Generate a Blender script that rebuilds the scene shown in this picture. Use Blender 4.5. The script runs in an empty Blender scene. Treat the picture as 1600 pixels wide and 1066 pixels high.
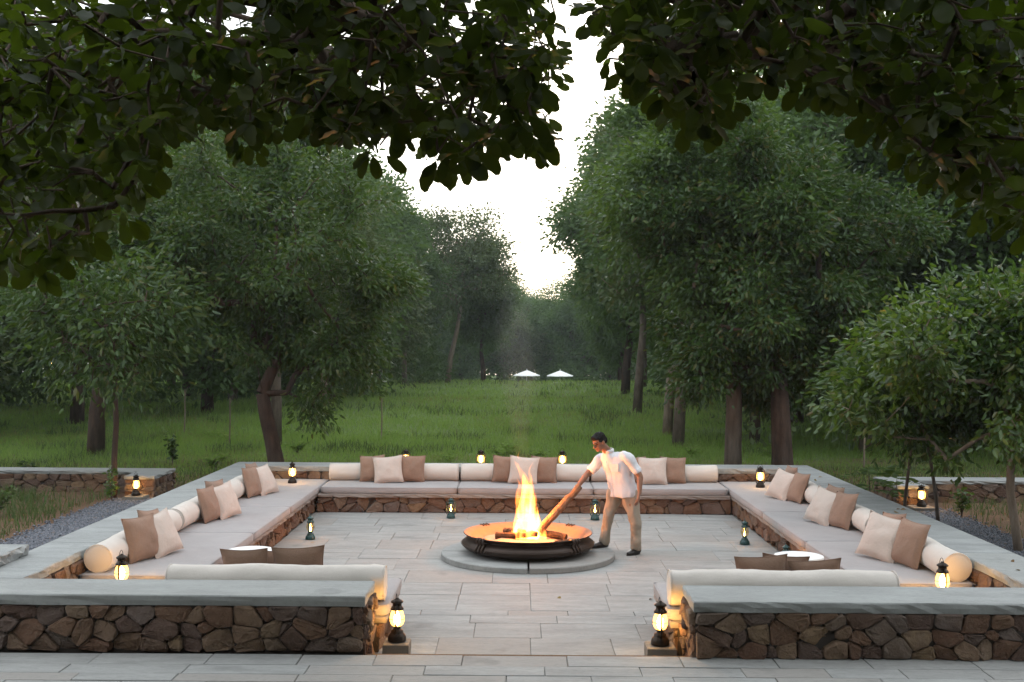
import bpy, bmesh, math, random
import numpy as np
from mathutils import Vector, Matrix
R = math.radians
random.seed(7)
NP = np.random.default_rng(7)
scn = bpy.context.scene
COL = scn.collection

# ------------------------------------------------------------------ camera, sky, sun, exposure
cam_d = bpy.data.cameras.new('camera')
cam_d.sensor_width = 36.0
cam_d.lens = 36.0 * 1780 / 1600
cam_d.clip_end = 1500
cam = bpy.data.objects.new('camera', cam_d)
COL.objects.link(cam)
yaw, pitch, roll = 11 / 1780, 3 / 1780, 0.0055
cam.matrix_world = (Matrix.Translation((0, 0, 2.8)) @ Matrix.Rotation(yaw, 4, 'Z') @
                    Matrix.Rotation(math.pi / 2 + pitch, 4, 'X') @ Matrix.Rotation(roll, 4, 'Z'))
scn.camera = cam

SUN_EL, SUN_ROT = R(16), R(6)
world = bpy.data.worlds.new('World'); scn.world = world
world.use_nodes = True
wn = world.node_tree; wn.nodes.clear()
w_out = wn.nodes.new('ShaderNodeOutputWorld')
w_bg = wn.nodes.new('ShaderNodeBackground')
w_sky = wn.nodes.new('ShaderNodeTexSky'); w_sky.sky_type = 'NISHITA'; w_sky.sun_disc = False
w_sky.sun_elevation = SUN_EL; w_sky.sun_rotation = SUN_ROT
w_sky.air_density = 1.0; w_sky.dust_density = 1.5; w_sky.ozone_density = 1.0
w_mix = wn.nodes.new('ShaderNodeMix'); w_mix.data_type = 'RGBA'
w_mix.inputs[0].default_value = 0.82                       # closed cloud deck over the clear sky
w_mix.inputs[7].default_value = (8.6, 9.1, 9.5, 1)
wn.links.new(w_sky.outputs[0], w_mix.inputs[6])
wn.links.new(w_mix.outputs[2], w_bg.inputs[0])
w_bg.inputs[1].default_value = 0.125
wn.links.new(w_bg.outputs[0], w_out.inputs[0])

sun_d = bpy.data.lights.new('sun', 'SUN'); sun_d.energy = 0.5; sun_d.angle = R(40); sun_d.color = (1, .96, .9)
sun = bpy.data.objects.new('sun', sun_d); COL.objects.link(sun)
sdir = Vector((math.sin(SUN_ROT) * math.cos(SUN_EL), math.cos(SUN_ROT) * math.cos(SUN_EL), math.sin(SUN_EL)))
sun.rotation_euler = (-sdir).to_track_quat('-Z', 'Y').to_euler()

vs = scn.view_settings
vs.view_transform = 'Standard'; vs.look = 'None'; vs.exposure = 1.0; vs.gamma = 1.0; vs.use_curve_mapping = False
scn.render.engine = 'CYCLES'
cy = scn.cycles
cy.use_denoising = True; cy.use_adaptive_sampling = True; cy.adaptive_threshold = .02
cy.max_bounces = 6; cy.diffuse_bounces = 3; cy.glossy_bounces = 2; cy.transmission_bounces = 4
cy.volume_bounces = 0; cy.transparent_max_bounces = 8
cy.sample_clamp_indirect = 4.0
cy.caustics_reflective = False; cy.caustics_refractive = False

# ------------------------------------------------------------------ helpers
def tag(o, label=None, cat=None, group=None, kind=None):
    if label: o['label'] = label
    if cat: o['category'] = cat
    if group: o['group'] = group
    if kind: o['kind'] = kind
    return o

def link(name, data, parent=None, loc=None, rot=None, scale=None):
    o = bpy.data.objects.new(name, data); COL.objects.link(o)
    if parent is not None: o.parent = parent
    if loc is not None: o.location = loc
    if rot is not None: o.rotation_euler = rot
    if scale is not None: o.scale = scale
    return o

def empty(name, loc=(0, 0, 0), rz=0.0):
    o = link(name, None, None, loc, (0, 0, rz)); o.empty_display_size = .1
    return o

def mesh(name, verts, faces, mat=None, smooth=False):
    me = bpy.data.meshes.new(name)
    if isinstance(verts, np.ndarray) and isinstance(faces, np.ndarray):
        nv, (nf, k) = len(verts), faces.shape
        me.vertices.add(nv); me.vertices.foreach_set('co', np.ascontiguousarray(verts, np.float32).ravel())
        me.loops.add(nf * k); me.loops.foreach_set('vertex_index', np.ascontiguousarray(faces, np.int32).ravel())
        me.polygons.add(nf)
        me.polygons.foreach_set('loop_start', np.arange(0, nf * k, k, dtype=np.int32))
        me.update(calc_edges=True)
    else:
        me.from_pydata([tuple(v) for v in verts], [], [tuple(f) for f in faces])
        me.update()
    if smooth: me.polygons.foreach_set('use_smooth', np.ones(len(me.polygons), bool))
    if mat: me.materials.append(mat)
    return me

class MB:
    """collects shapes for ONE mesh"""
    def __init__(s): s.v, s.f = [], []
    def add(s, v, f):
        n = len(s.v); s.v += [tuple(p) for p in v]; s.f += [tuple(i + n for i in q) for q in f]; return s
    def box(s, a, b):
        x0, y0, z0 = a; x1, y1, z1 = b
        return s.add([(x0,y0,z0),(x1,y0,z0),(x1,y1,z0),(x0,y1,z0),(x0,y0,z1),(x1,y0,z1),(x1,y1,z1),(x0,y1,z1)],
                     [(0,3,2,1),(4,5,6,7),(0,1,5,4),(1,2,6,5),(2,3,7,6),(3,0,4,7)])
    def lathe(s, prof, n=20, c=(0, 0, 0), cap=True):
        v, f = [], []
        for r, z in prof:
            for i in range(n):
                a = 2 * math.pi * i / n
                v.append((c[0] + r * math.cos(a), c[1] + r * math.sin(a), c[2] + z))
        m = len(prof)
        for j in range(m - 1):
            for i in range(n):
                k = (i + 1) % n
                f.append((j*n+i, j*n+k, (j+1)*n+k, (j+1)*n+i))
        if cap:
            f.append(tuple(range(n))[::-1]); f.append(tuple((m-1)*n+i for i in range(n)))
        return s.add(v, f)
    def tube(s, pts, rad, n=6, cap=True, flat=None):
        pts = [Vector(p) for p in pts]; m = len(pts)
        if not isinstance(rad, (list, tuple)): rad = [rad] * m
        t0 = (pts[1] - pts[0]).normalized()
        up = Vector((0, 0, 1)) if abs(t0.z) < .9 else Vector((1, 0, 0))
        a = t0.cross(up).normalized()
        v, f = [], []
        for j, p in enumerate(pts):
            t = (pts[min(j+1, m-1)] - pts[max(j-1, 0)]).normalized()
            a = (a - t * a.dot(t)).normalized(); b = t.cross(a)
            r = rad[j]; ra, rb = r if isinstance(r, (list, tuple)) else (r, r)
            for i in range(n):
                q = 2 * math.pi * i / n
                v.append(p + a * (ra * math.cos(q)) + b * (rb * math.sin(q)))
        for j in range(m - 1):
            for i in range(n):
                k = (i + 1) % n
                f.append((j*n+i, j*n+k, (j+1)*n+k, (j+1)*n+i))
        if cap:
            f.append(tuple(range(n))[::-1]); f.append(tuple((m-1)*n+i for i in range(n)))
        return s.add(v, f)
    def mesh(s, name, mat, smooth=False): return mesh(name, s.v, s.f, mat, smooth)
    def build(s, name, mat, parent=None, loc=None, smooth=False):
        return link(name, s.mesh(name, mat, smooth), parent, loc)

def hash3(ix, iy, iz):
    h = np.sin(ix * 127.1 + iy * 311.7 + iz * 74.7) * 43758.5453
    return h - np.floor(h)
def vnoise(p):
    p = np.asarray(p, float); i = np.floor(p); f = p - i; u = f * f * (3 - 2 * f)
    r = 0
    for dx in (0, 1):
        for dy in (0, 1):
            for dz in (0, 1):
                w = (u[..., 0] if dx else 1 - u[..., 0]) * (u[..., 1] if dy else 1 - u[..., 1]) * (u[..., 2] if dz else 1 - u[..., 2])
                r = r + w * hash3(i[..., 0] + dx, i[..., 1] + dy, i[..., 2] + dz)
    return r * 2 - 1

# ------------------------------------------------------------------ materials
class NT:
    def __init__(s, name):
        s.m = bpy.data.materials.new(name); s.m.use_nodes = True
        s.t = s.m.node_tree; s.t.nodes.clear()
        s.out = s.n('ShaderNodeOutputMaterial')
    def n(s, kind, **kw):
        o = s.t.nodes.new(kind)
        for k, v in kw.items(): setattr(o, k, v)
        return o
    def l(s, a, b): s.t.links.new(a, b)
    def ramp(s, fac, stops):
        r = s.n('ShaderNodeValToRGB'); e = r.color_ramp.elements
        while len(e) < len(stops): e.new(.5)
        for el, (p, c) in zip(e, stops): el.position = p; el.color = (*c, 1) if len(c) == 3 else c
        s.l(fac, r.inputs[0]); return r.outputs[0]
    def noise(s, scale, detail=4, rough=.55, vec=None, stretch=None):
        if vec is None: vec = s.coord()
        if stretch:
            mp = s.n('ShaderNodeMapping'); mp.inputs[3].default_value = stretch; s.l(vec, mp.inputs[0]); vec = mp.outputs[0]
        o = s.n('ShaderNodeTexNoise'); o.inputs['Scale'].default_value = scale
        o.inputs['Detail'].default_value = detail; o.inputs['Roughness'].default_value = rough
        s.l(vec, o.inputs['Vector']); return o.outputs[0]
    def coord(s):
        """object coordinates moved by a random amount for each object"""
        if not hasattr(s, '_c'):
            tc = s.n('ShaderNodeTexCoord'); oi = s.n('ShaderNodeObjectInfo')
            mu = s.n('ShaderNodeMath', operation='MULTIPLY'); mu.inputs[1].default_value = 57.0
            s.l(oi.outputs['Random'], mu.inputs[0])
            ad = s.n('ShaderNodeVectorMath', operation='ADD'); s.l(tc.outputs['Object'], ad.inputs[0]); s.l(mu.outputs[0], ad.inputs[1])
            s._c = ad.outputs[0]; s._r = oi.outputs['Random']
        return s._c
    def rnd(s): s.coord(); return s._r
    def mix(s, a, b, fac, mode='MIX'):
        o = s.n('ShaderNodeMix', data_type='RGBA', blend_type=mode)
        for sock, v in ((o.inputs[6], a), (o.inputs[7], b)):
            if isinstance(v, tuple): sock.default_value = (*v, 1)
            else: s.l(v, sock)
        if isinstance(fac, (int, float)): o.inputs[0].default_value = fac
        else: s.l(fac, o.inputs[0])
        return o.outputs[2]
    def bump(s, h, strength=.3, dist=.01):
        b = s.n('ShaderNodeBump'); b.inputs['Strength'].default_value = strength; b.inputs['Distance'].default_value = dist
        s.l(h, b.inputs['Height']); return b.outputs[0]
    def pr(s, col, rough=.7, normal=None, metal=0, spec=.5, sheen=0, coat=0):
        p = s.n('ShaderNodeBsdfPrincipled')
        if isinstance(col, tuple): p.inputs['Base Color'].default_value = (*col, 1)
        else: s.l(col, p.inputs['Base Color'])
        if isinstance(rough, (int, float)): p.inputs['Roughness'].default_value = rough
        else: s.l(rough, p.inputs['Roughness'])
        p.inputs['Metallic'].default_value = metal; p.inputs['Specular IOR Level'].default_value = spec
        p.inputs['Sheen Weight'].default_value = sheen; p.inputs['Coat Weight'].default_value = coat
        if normal is not None: s.l(normal, p.inputs['Normal'])
        return p.outputs[0]
    def done(s, sh): s.l(sh, s.out.inputs[0]); return s.m

def m_simple(name, col, rough=.6, metal=0, spec=.5):
    t = NT(name); n = t.noise(14, 3)
    c = t.mix(col, tuple(x * .7 for x in col), n)
    return t.done(t.pr(c, rough, None, metal, spec))

def m_rubble():
    t = NT('rubble stone')
    base = t.ramp(t.rnd(), [(0, (.135, .070, .045)), (.25, (.17, .098, .062)), (.45, (.21, .138, .09)), (.6, (.115, .070, .055)), (.8, (.15, .115, .098)), (1, (.25, .165, .095))])
    n = t.noise(9, 6, .65); n2 = t.noise(45, 4, .6)
    c = t.mix(base, (.10, .06, .04), t.ramp(n, [(.42, (0, 0, 0)), (.75, (.75, .75, .75))]))
    c = t.mix(c, (.27, .21, .155), t.ramp(n2, [(.55, (0, 0, 0)), (.8, (.5, .5, .5))]))
    h = t.mix(n, n2, .35)
    return t.done(t.pr(c, .85, t.bump(h, 1.0, .045), spec=.3))
def m_slate(name, dark, light, tint, bumpd=.006):
    t = NT(name)
    a = t.noise(1.6, 5, .6, stretch=(1, 3.5, 1)); b = t.noise(16, 6, .7, stretch=(1, 3, 1)); r = t.rnd()
    c = t.mix(dark, light, t.ramp(a, [(.3, (0, 0, 0)), (.7, (1, 1, 1))]))
    c = t.mix(c, tint, t.ramp(r, [(0, (0, 0, 0)), (.55, (.1, .1, .1)), (1, (.75, .75, .75))]))
    c = t.mix(c, tuple(x * .62 for x in dark), t.ramp(b, [(.5, (0, 0, 0)), (.8, (.55, .55, .55))]))
    st = t.noise(2.2, 3, .5)
    c = t.mix(c, tuple(x * .5 for x in dark), t.ramp(st, [(.62, (0, 0, 0)), (.72, (.35, .35, .35))]))
    hs = t.noise(7, 8, .65, stretch=(1, 2.2, 1))
    ro = t.ramp(b, [(.3, (.72, .72, .72)), (.7, (.92, .92, .92))])
    return t.done(t.pr(c, ro, t.bump(hs, .8, bumpd), spec=.3))
def m_fabric(name, col, var=.85, weave=420, sheen=.15, fold=11, depth=.008):
    t = NT(name)
    n = t.noise(3.0, 3); w = t.noise(weave, 2, .5); k = t.noise(fold, 5, .6)
    c = t.mix(col, tuple(x * var for x in col), t.ramp(n, [(.35, (0, 0, 0)), (.7, (1, 1, 1))]))
    c = t.mix(c, tuple(x * .8 for x in col), t.ramp(w, [(.5, (0, 0, 0)), (.7, (.6, .6, .6))]))
    return t.done(t.pr(c, .92, t.bump(t.mix(k, w, .12), .6, depth), spec=.15, sheen=sheen))
def m_leaf(name, cols, trans=.3, rough=.5, tcol=(.18, .26, .03), spec=.25):
    t = NT(name)
    g = t.n('ShaderNodeNewGeometry')
    n = len(cols)
    c = t.ramp(g.outputs['Random Per Island'], [(i / max(1, n - 1), q) for i, q in enumerate(cols)])
    p = t.pr(c, rough, spec=spec)
    tr = t.n('ShaderNodeBsdfTranslucent'); t.l(t.mix(c, tcol, .55), tr.inputs[0])
    mx = t.n('ShaderNodeMixShader'); mx.inputs[0].default_value = trans
    t.l(p, mx.inputs[1]); t.l(tr.outputs[0], mx.inputs[2])
    return t.done(mx.outputs[0])
def m_bark(name, a, b):
    t = NT(name)
    n = t.noise(9, 6, .7, stretch=(1, 1, .22)); k = t.noise(2, 3)
    c = t.mix(a, b, t.ramp(n, [(.35, (0, 0, 0)), (.68, (1, 1, 1))]))
    c = t.mix(c, tuple(x * .55 for x in a), t.ramp(k, [(.5, (0, 0, 0)), (.8, (.6, .6, .6))]))
    return t.done(t.pr(c, .9, t.bump(n, 1, .03), spec=.2))
def m_emit(name, col, strength):
    t = NT(name); e = t.n('ShaderNodeEmission'); e.inputs[0].default_value = (*col, 1); e.inputs[1].default_value = strength
    return t.done(e.outputs[0])

M = {}
M['rubble'] = m_rubble()
M['mortar'] = m_simple('dark mortar', (.055, .042, .034), .95)
M['coping'] = m_slate('coping sandstone', (.235, .24, .235), (.34, .35, .34), (.29, .29, .27))
M['seat_slab'] = m_slate('seat slab stone', (.22, .19, .17), (.32, .28, .25), (.27, .24, .22))
M['paving'] = m_slate('paving sandstone', (.235, .235, .226), (.345, .345, .33), (.285, .26, .235), .004)
M['block'] = m_slate('block stone', (.16, .14, .115), (.25, .22, .18), (.2, .17, .14))
M['joint'] = m_simple('joint grit', (.17, .16, .14), .95)
M['mattress'] = m_fabric('grey mattress cotton', (.36, .335, .33), .9, 420, .15, 7, .02)
M['bolster'] = m_fabric('cream bolster cotton', (.62, .565, .51), .93, 420, .15, 6, .02)
M['cream'] = m_fabric('cream cushion linen', (.60, .51, .45), .86, 420, .15, 8, .03)
M['tan'] = m_fabric('tan cushion linen', (.31, .20, .145), .82, 420, .15, 8, .03)
M['brown'] = m_fabric('brown cushion cotton', (.24, .150, .105), .8, 420, .15, 8, .03)
M['white_cloth'] = m_fabric('white cotton', (.82, .81, .79), .96)
M['bowl'] = m_simple('dark cast bronze', (.055, .036, .027), .48, .55)
M['bowl_in'] = m_simple('sooty bronze', (.30, .17, .10), .8)
M['ash'] = m_simple('wood ash', (.34, .26, .20), .95)
M['char'] = m_bark('charred wood', (.05, .03, .02), (.16, .09, .05))
M['log'] = m_bark('log bark', (.13, .075, .045), (.26, .16, .10))
M['lamp_dark'] = m_simple('blackened brass', (.035, .025, .018), .42, .7)
M['lamp_teal'] = m_simple('teal enamel', (.012, .06, .058), .35)
M['glow'] = m_emit('lit frosted glass', (1.0, .56, .17), 34.0)
M['flame'] = m_emit('wick flame', (1.0, .45, .10), 130.0)
def m_frost():
    t = NT('frosted amber glass'); e = t.n('ShaderNodeEmission'); e.inputs[0].default_value = (1.0, .50, .11, 1); e.inputs[1].default_value = 4.2
    tr = t.n('ShaderNodeBsdfTransparent'); tr.inputs[0].default_value = (1, .9, .7, 1)
    mx = t.n('ShaderNodeMixShader'); mx.inputs[0].default_value = .45; t.l(tr.outputs[0], mx.inputs[1]); t.l(e.outputs[0], mx.inputs[2]); return t.done(mx.outputs[0])
M['frost'] = m_frost()
M['flame_big'] = m_emit('mantle flame', (1.0, .58, .20), 150.0)
def m_thin_glass():
    t = NT('amber lamp glass')
    tr = t.n('ShaderNodeBsdfTransparent'); tr.inputs[0].default_value = (1, .86, .62, 1)
    gl = t.n('ShaderNodeBsdfGlossy'); gl.inputs[1].default_value = .08
    mx = t.n('ShaderNodeMixShader'); mx.inputs[0].default_value = .1
    t.l(tr.outputs[0], mx.inputs[1]); t.l(gl.outputs[0], mx.inputs[2])
    return t.done(mx.outputs[0])
M['glass'] = m_thin_glass()
M['bark_red'] = m_bark('reddish bark', (.042, .029, .022), (.098, .064, .048))
M['bark_grey'] = m_bark('grey bark', (.085, .064, .05), (.17, .135, .108))
M['bark_fig'] = m_bark('fig bark', (.07, .05, .04), (.14, .10, .075))
M['bark_pale'] = m_bark('pale bark', (.17, .125, .09), (.30, .235, .18))
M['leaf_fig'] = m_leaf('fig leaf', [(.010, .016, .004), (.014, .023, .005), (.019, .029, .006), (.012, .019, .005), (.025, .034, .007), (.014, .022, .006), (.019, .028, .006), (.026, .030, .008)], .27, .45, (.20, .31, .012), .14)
M['leaf_mango'] = m_leaf('mango leaf', [(.020, .042, .012), (.030, .062, .016), (.044, .084, .020), (.024, .050, .014), (.062, .105, .025), (.075, .07, .02)], .28, .36, (.18, .30, .02), .30)
M['leaf_bright'] = m_leaf('bright leaf', [(.030, .060, .018), (.046, .090, .022), (.065, .115, .026), (.036, .070, .022), (.09, .14, .03)], .34, .36, (.24, .38, .03), .42)
M['leaf_near'] = m_leaf('glossy young leaf', [(.026, .056, .014), (.042, .084, .018), (.060, .11, .022), (.034, .066, .016), (.09, .145, .026), (.08, .065, .02)], .34, .28, (.24, .38, .02), .5)
M['leaf_dark'] = m_leaf('dark leaf', [(.016, .036, .010), (.026, .056, .013), (.038, .078, .016), (.020, .044, .012), (.058, .110, .020), (.085, .06, .018)], .26, .34, (.15, .27, .02), .32)
M['leaf_far'] = m_leaf('woodland leaf', [(.042, .078, .028), (.064, .112, .036), (.085, .14, .042), (.052, .092, .032)], .32, .6, (.16, .26, .04), .2)
M['leaf_olive'] = m_leaf('olive leaf', [(.055, .088, .034), (.08, .12, .042), (.105, .145, .048), (.068, .10, .038)], .25, .5, (.18, .2, .04), .35)
M['grass'] = m_leaf('grass blade', [(.14, .23, .058), (.185, .285, .072), (.225, .33, .082), (.155, .25, .062), (.28, .32, .11)], .52, .7, (.30, .46, .07), .12)
M['weed'] = m_leaf('weed leaf', [(.055, .095, .03), (.07, .12, .034), (.09, .14, .04), (.12, .11, .05)], .25, .6, (.16, .22, .05), .25)
def m_ground():
    t = NT('meadow soil'); tc = t.n('ShaderNodeTexCoord'); v = tc.outputs['Object']
    n = t.noise(.35, 5, .6, vec=v); k = t.noise(5, 5, .65, vec=v); f = t.noise(40, 4, .6, vec=v)
    green = t.mix((.09, .14, .04), (.14, .20, .055), k)
    soil = t.mix((.12, .072, .045), (.20, .125, .078), k)
    sep = t.n('ShaderNodeSeparateXYZ'); t.l(v, sep.inputs[0])
    mr = t.n('ShaderNodeMapRange'); mr.inputs[1].default_value = 20; mr.inputs[2].default_value = 30
    mr.inputs[3].default_value = .34; mr.inputs[4].default_value = -.16; t.l(sep.outputs[1], mr.inputs[0])
    ad = t.n('ShaderNodeMath', operation='ADD'); t.l(n, ad.inputs[0]); t.l(mr.outputs[0], ad.inputs[1])
    c = t.mix(green, soil, t.ramp(ad.outputs[0], [(.48, (0, 0, 0)), (.72, (1, 1, 1))]))
    return t.done(t.pr(c, .95, t.bump(f, .8, .04), spec=.15))
M['ground'] = m_ground()
M['gravel'] = m_simple('blue grey gravel', (.17, .175, .20), .85)
def m_pebble():
    t = NT('gravel chip'); g = t.n('ShaderNodeNewGeometry')
    c = t.ramp(g.outputs['Random Per Island'], [(0, (.07, .075, .088)), (.5, (.13, .135, .155)), (.9, (.20, .205, .225)), (1, (.15, .11, .09))])
    return t.done(t.pr(c, .8, spec=.3))
M['pebble'] = m_pebble()
M['parasol'] = m_fabric('parasol canvas', (.85, .85, .83), .97)
M['white_paint'] = m_simple('white paint', (.75, .75, .73), .6)
M['skin'] = m_simple('brown skin', (.30, .145, .085), .55)
M['hair'] = m_simple('black hair', (.010, .008, .008), .7, 0, .15)
M['shirt'] = m_fabric('white shirt cotton', (.74, .73, .75), .96, 600, .1, 9, .02)
M['trouser'] = m_fabric('khaki cotton', (.38, .315, .245), .88, 600, .1, 9, .022)
M['shoe'] = m_simple('black leather', (.018, .014, .012), .32)
M['steel'] = m_simple('gold metal', (.55, .38, .15), .3, 1)

# ------------------------------------------------------------------ levels and plan of the place
Z_GROUND, Z_PLAZA, Z_COP, Z_SEAT = 0.12, 0.16, 0.64, 0.31
WLI, WLO = -4.49, -5.03          # left wall: inner / outer face
WRI, WRO = 4.60, 5.18
WBI, WBO = 19.80, 20.44          # back wall
FLY0, FLY1 = 9.68, 10.32         # left front wall
FRY0, FRY1 = 9.56, 10.22         # right front wall
FLX, FRX = -1.28, 1.46           # ends of the front walls at the opening
BL, BR, BB = -3.35, 3.54, 18.74  # stone faces of the benches
BFL, BFR = 11.50, 11.40          # inner faces of the front benches

def ground_z(x, y):
    x = np.asarray(x, float); y = np.asarray(y, float)
    far = np.clip((y - 80) / 28, 0, 1); far = far * far * (3 - 2 * far)
    bumps = vnoise(np.stack([x * .12, y * .12, x * 0], -1)) * .10 * np.clip((y - 22) / 10, 0, 1)
    return Z_GROUND - 2.5 * far + bumps

# ground: one sheet with a hole where the pit is sunk
gx = sorted(set([-140, -110, -85, -65, -50, -40] + list(np.arange(-32, 32.1, 1.6).round(2)) + [40, 50, 65, 85, 110, 140, -4.9, 5.05]))
gy = sorted(set([-60, -40, -25, -15, -8, 0, 5, 9.0, 9.8, 11.5, 13, 14.5, 16, 17.5, 19, 20.3] + list(np.arange(22, 60, 1.8).round(2)) + list(range(60, 116, 4)) + [125, 140, 155, 170, 185]))
gv = np.array([(x, y) for y in gy for x in gx]); gz = ground_z(gv[:, 0], gv[:, 1])
gverts = np.column_stack([gv, gz]); nx = len(gx); gf = []
for j in range(len(gy) - 1):
    for i in range(nx - 1):
        if gx[i] >= -4.91 and gx[i + 1] <= 5.06 and gy[j] >= 9.79 and gy[j + 1] <= 20.31: continue
        gf.append((j*nx+i, j*nx+i+1, (j+1)*nx+i+1, (j+1)*nx+i))
tag(link('ground', mesh('ground', gverts, np.array(gf), M['ground'], True)), kind='structure')

# ------------------------------------------------------------------ stone pieces
def slab_mesh(name, w, d, h, mat, rough=(.004,)*4, bev=.008, step=.22, seed=0, wav=.0):
    """stone slab, local origin at the middle of its top; edges front(-y), right, back, left broken by rough[i]"""
    rs = np.random.default_rng(seed); P = []
    cs = [(-w/2, -d/2), (w/2, -d/2), (w/2, d/2), (-w/2, d/2)]
    nrm = [(0, -1), (1, 0), (0, 1), (-1, 0)]
    for e in range(4):
        a, b = np.array(cs[e]), np.array(cs[(e+1) % 4]); L = np.linalg.norm(b - a)
        n = max(1, int(L / (step if rough[e] > .006 else step * 3)))
        for i in range(n):
            P.append((a + (b - a) * i / n, nrm[e], rough[e] if i else min(rough[e], .004)))
    m = len(P); V = []
    for (z, ins, k) in ((0, bev, .3), (-bev, 0, .6), (-h * .5, -.002, 1.0), (-h, .004, .7)):
        for p, nn, r in P:
            j = rs.normal(0, 1, 2) * r * k
            c = np.array((np.sign(-p[0]) if abs(abs(p[0]) - w/2) < 1e-6 else 0, np.sign(-p[1]) if abs(abs(p[1]) - d/2) < 1e-6 else 0))
            q = p + c * ins + np.array(nn) * j[0] * .9
            V.append((q[0], q[1], z + (j[1] * .25 if z < -bev else 0)))
    F = [tuple(range(m))]
    for k in range(3):
        for i in range(m):
            F.append((k*m+i, (k+1)*m+i, (k+1)*m+(i+1) % m, k*m+(i+1) % m))
    F.append(tuple(3*m+i for i in range(m))[::-1])
    return mesh(name, V, F, mat)
def slab(parent, name, x0, x1, y0, y1, z0, z1, mat, rough=(.004,)*4, bev=.008, seed=0, tilt=0., step=.22):
    me = slab_mesh(name, x1 - x0, y1 - y0, z1 - z0, mat, rough, bev, step, seed)
    o = link(name, me, parent, Vector(((x0+x1)/2, (y0+y1)/2, z1)) - (parent.location if parent else Vector()))
    if tilt: o.rotation_euler = (random.gauss(0, tilt), random.gauss(0, tilt), 0)
    return o

def clip_poly(poly, nrm, dd):
    out = []
    for i in range(len(poly)):
        a, b = poly[i], poly[(i+1) % len(poly)]
        da, db = a @ nrm - dd, b @ nrm - dd
        if da <= 0: out.append(a)
        if da * db < 0: out.append(a + (b - a) * (da / (da - db)))
    return out
def rubble_cells(W, Hh, sx, sy, rs):
    rows = max(1, round(Hh / sy)); S = []
    for r in range(rows):
        n = max(1, round(W / sx * rs.uniform(.85, 1.15))); off = rs.uniform(0, 1)
        for i in range(-1, n + 1):
            S.append(((i + .5 + off - .5 + rs.uniform(-.46, .46)) * W / n, (r + .5 + rs.uniform(-.42, .42)) * Hh / rows))
    S = np.array([s for s in S if -.02 < s[0] < W + .02]); k = sx / sy * .8; wt = rs.uniform(0, 1, len(S)) ** 1.5 * (sx * .55) ** 2
    cells = []
    for i, s in enumerate(S):
        poly = [np.array(p, float) for p in ((0, 0), (W, 0), (W, Hh), (0, Hh))]
        order = np.argsort(((S - s) * np.array([1, k]))[:, 0]**2 + ((S - s) * np.array([1, k]))[:, 1]**2)
        for j in order[1:22]:
            d = (S[j] - s) * np.array([1, k * k]); mid = (S[j] + s) / 2
            poly = clip_poly(poly, d, mid @ d + (wt[i] - wt[j]) / 2)
            if len(poly) < 3: break
        if len(poly) >= 3: cells.append(np.array(poly))
    return cells
def rubble(parent, o, ux, n, W, Hh, sx=.21, sy=.14, seed=0, depth=.042, joint=.0042, name='stone'):
    """lay stones over a wall face: o lower corner, ux along, n outward"""
    rs = np.random.default_rng(seed); o, ux, n = np.array(o, float), np.array(ux, float), np.array(n, float); up = np.array((0, 0, 1.))
    for poly in rubble_cells(W, Hh, sx, sy, rs):
        c = poly.mean(0)
        P = []
        for i in range(len(poly)):                        # cut the corners off
            a, b = poly[i], poly[(i+1) % len(poly)]; L = np.linalg.norm(b - a)
            if L < .012: continue
            t = min(.32, .022 / L); P += [a + (b - a) * t, b + (a - b) * t]
        if len(P) < 5: continue
        P = np.array(P); d = P - c; ln = np.linalg.norm(d, axis=1, keepdims=True)
        size = ln.mean()
        if size < .02: continue
        m = len(P); dd = depth * rs.uniform(.4, 1.35); V = []
        sl = rs.normal(0, .14, 2)
        for ins, z in ((joint, -.02), (joint * .9, dd * .6), (joint + .009, dd * .92), (.34, dd)):
            q = c + d * (1 - (ins / ln if ins < .3 else ins)) + rs.normal(0, .0045, (m, 2))
            zz = z + (q - c) @ sl * (z > 0) + rs.normal(0, .0055, m) * (z > 0)
            V.append(np.column_stack([q - c, zz]))
        V = np.concatenate(V + [np.array([[0, 0, dd * rs.uniform(.95, 1.15)]])])
        W3 = V[:, :1] * ux + V[:, 1:2] * up + V[:, 2:] * n
        F = []
        for k in range(3):
            for i in range(m):
                F.append((k*m+i, k*m+(i+1) % m, (k+1)*m+(i+1) % m, (k+1)*m+i))
        for i in range(m): F.append((3*m+i, 3*m+(i+1) % m, 4*m))
        if np.dot(np.cross(ux, up), n) < 0: F = [f[::-1] for f in F]
        link(name, mesh(name, W3, F, M['rubble']), parent, Vector(o + ux * c[0] + up * c[1]) - parent.location)

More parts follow.
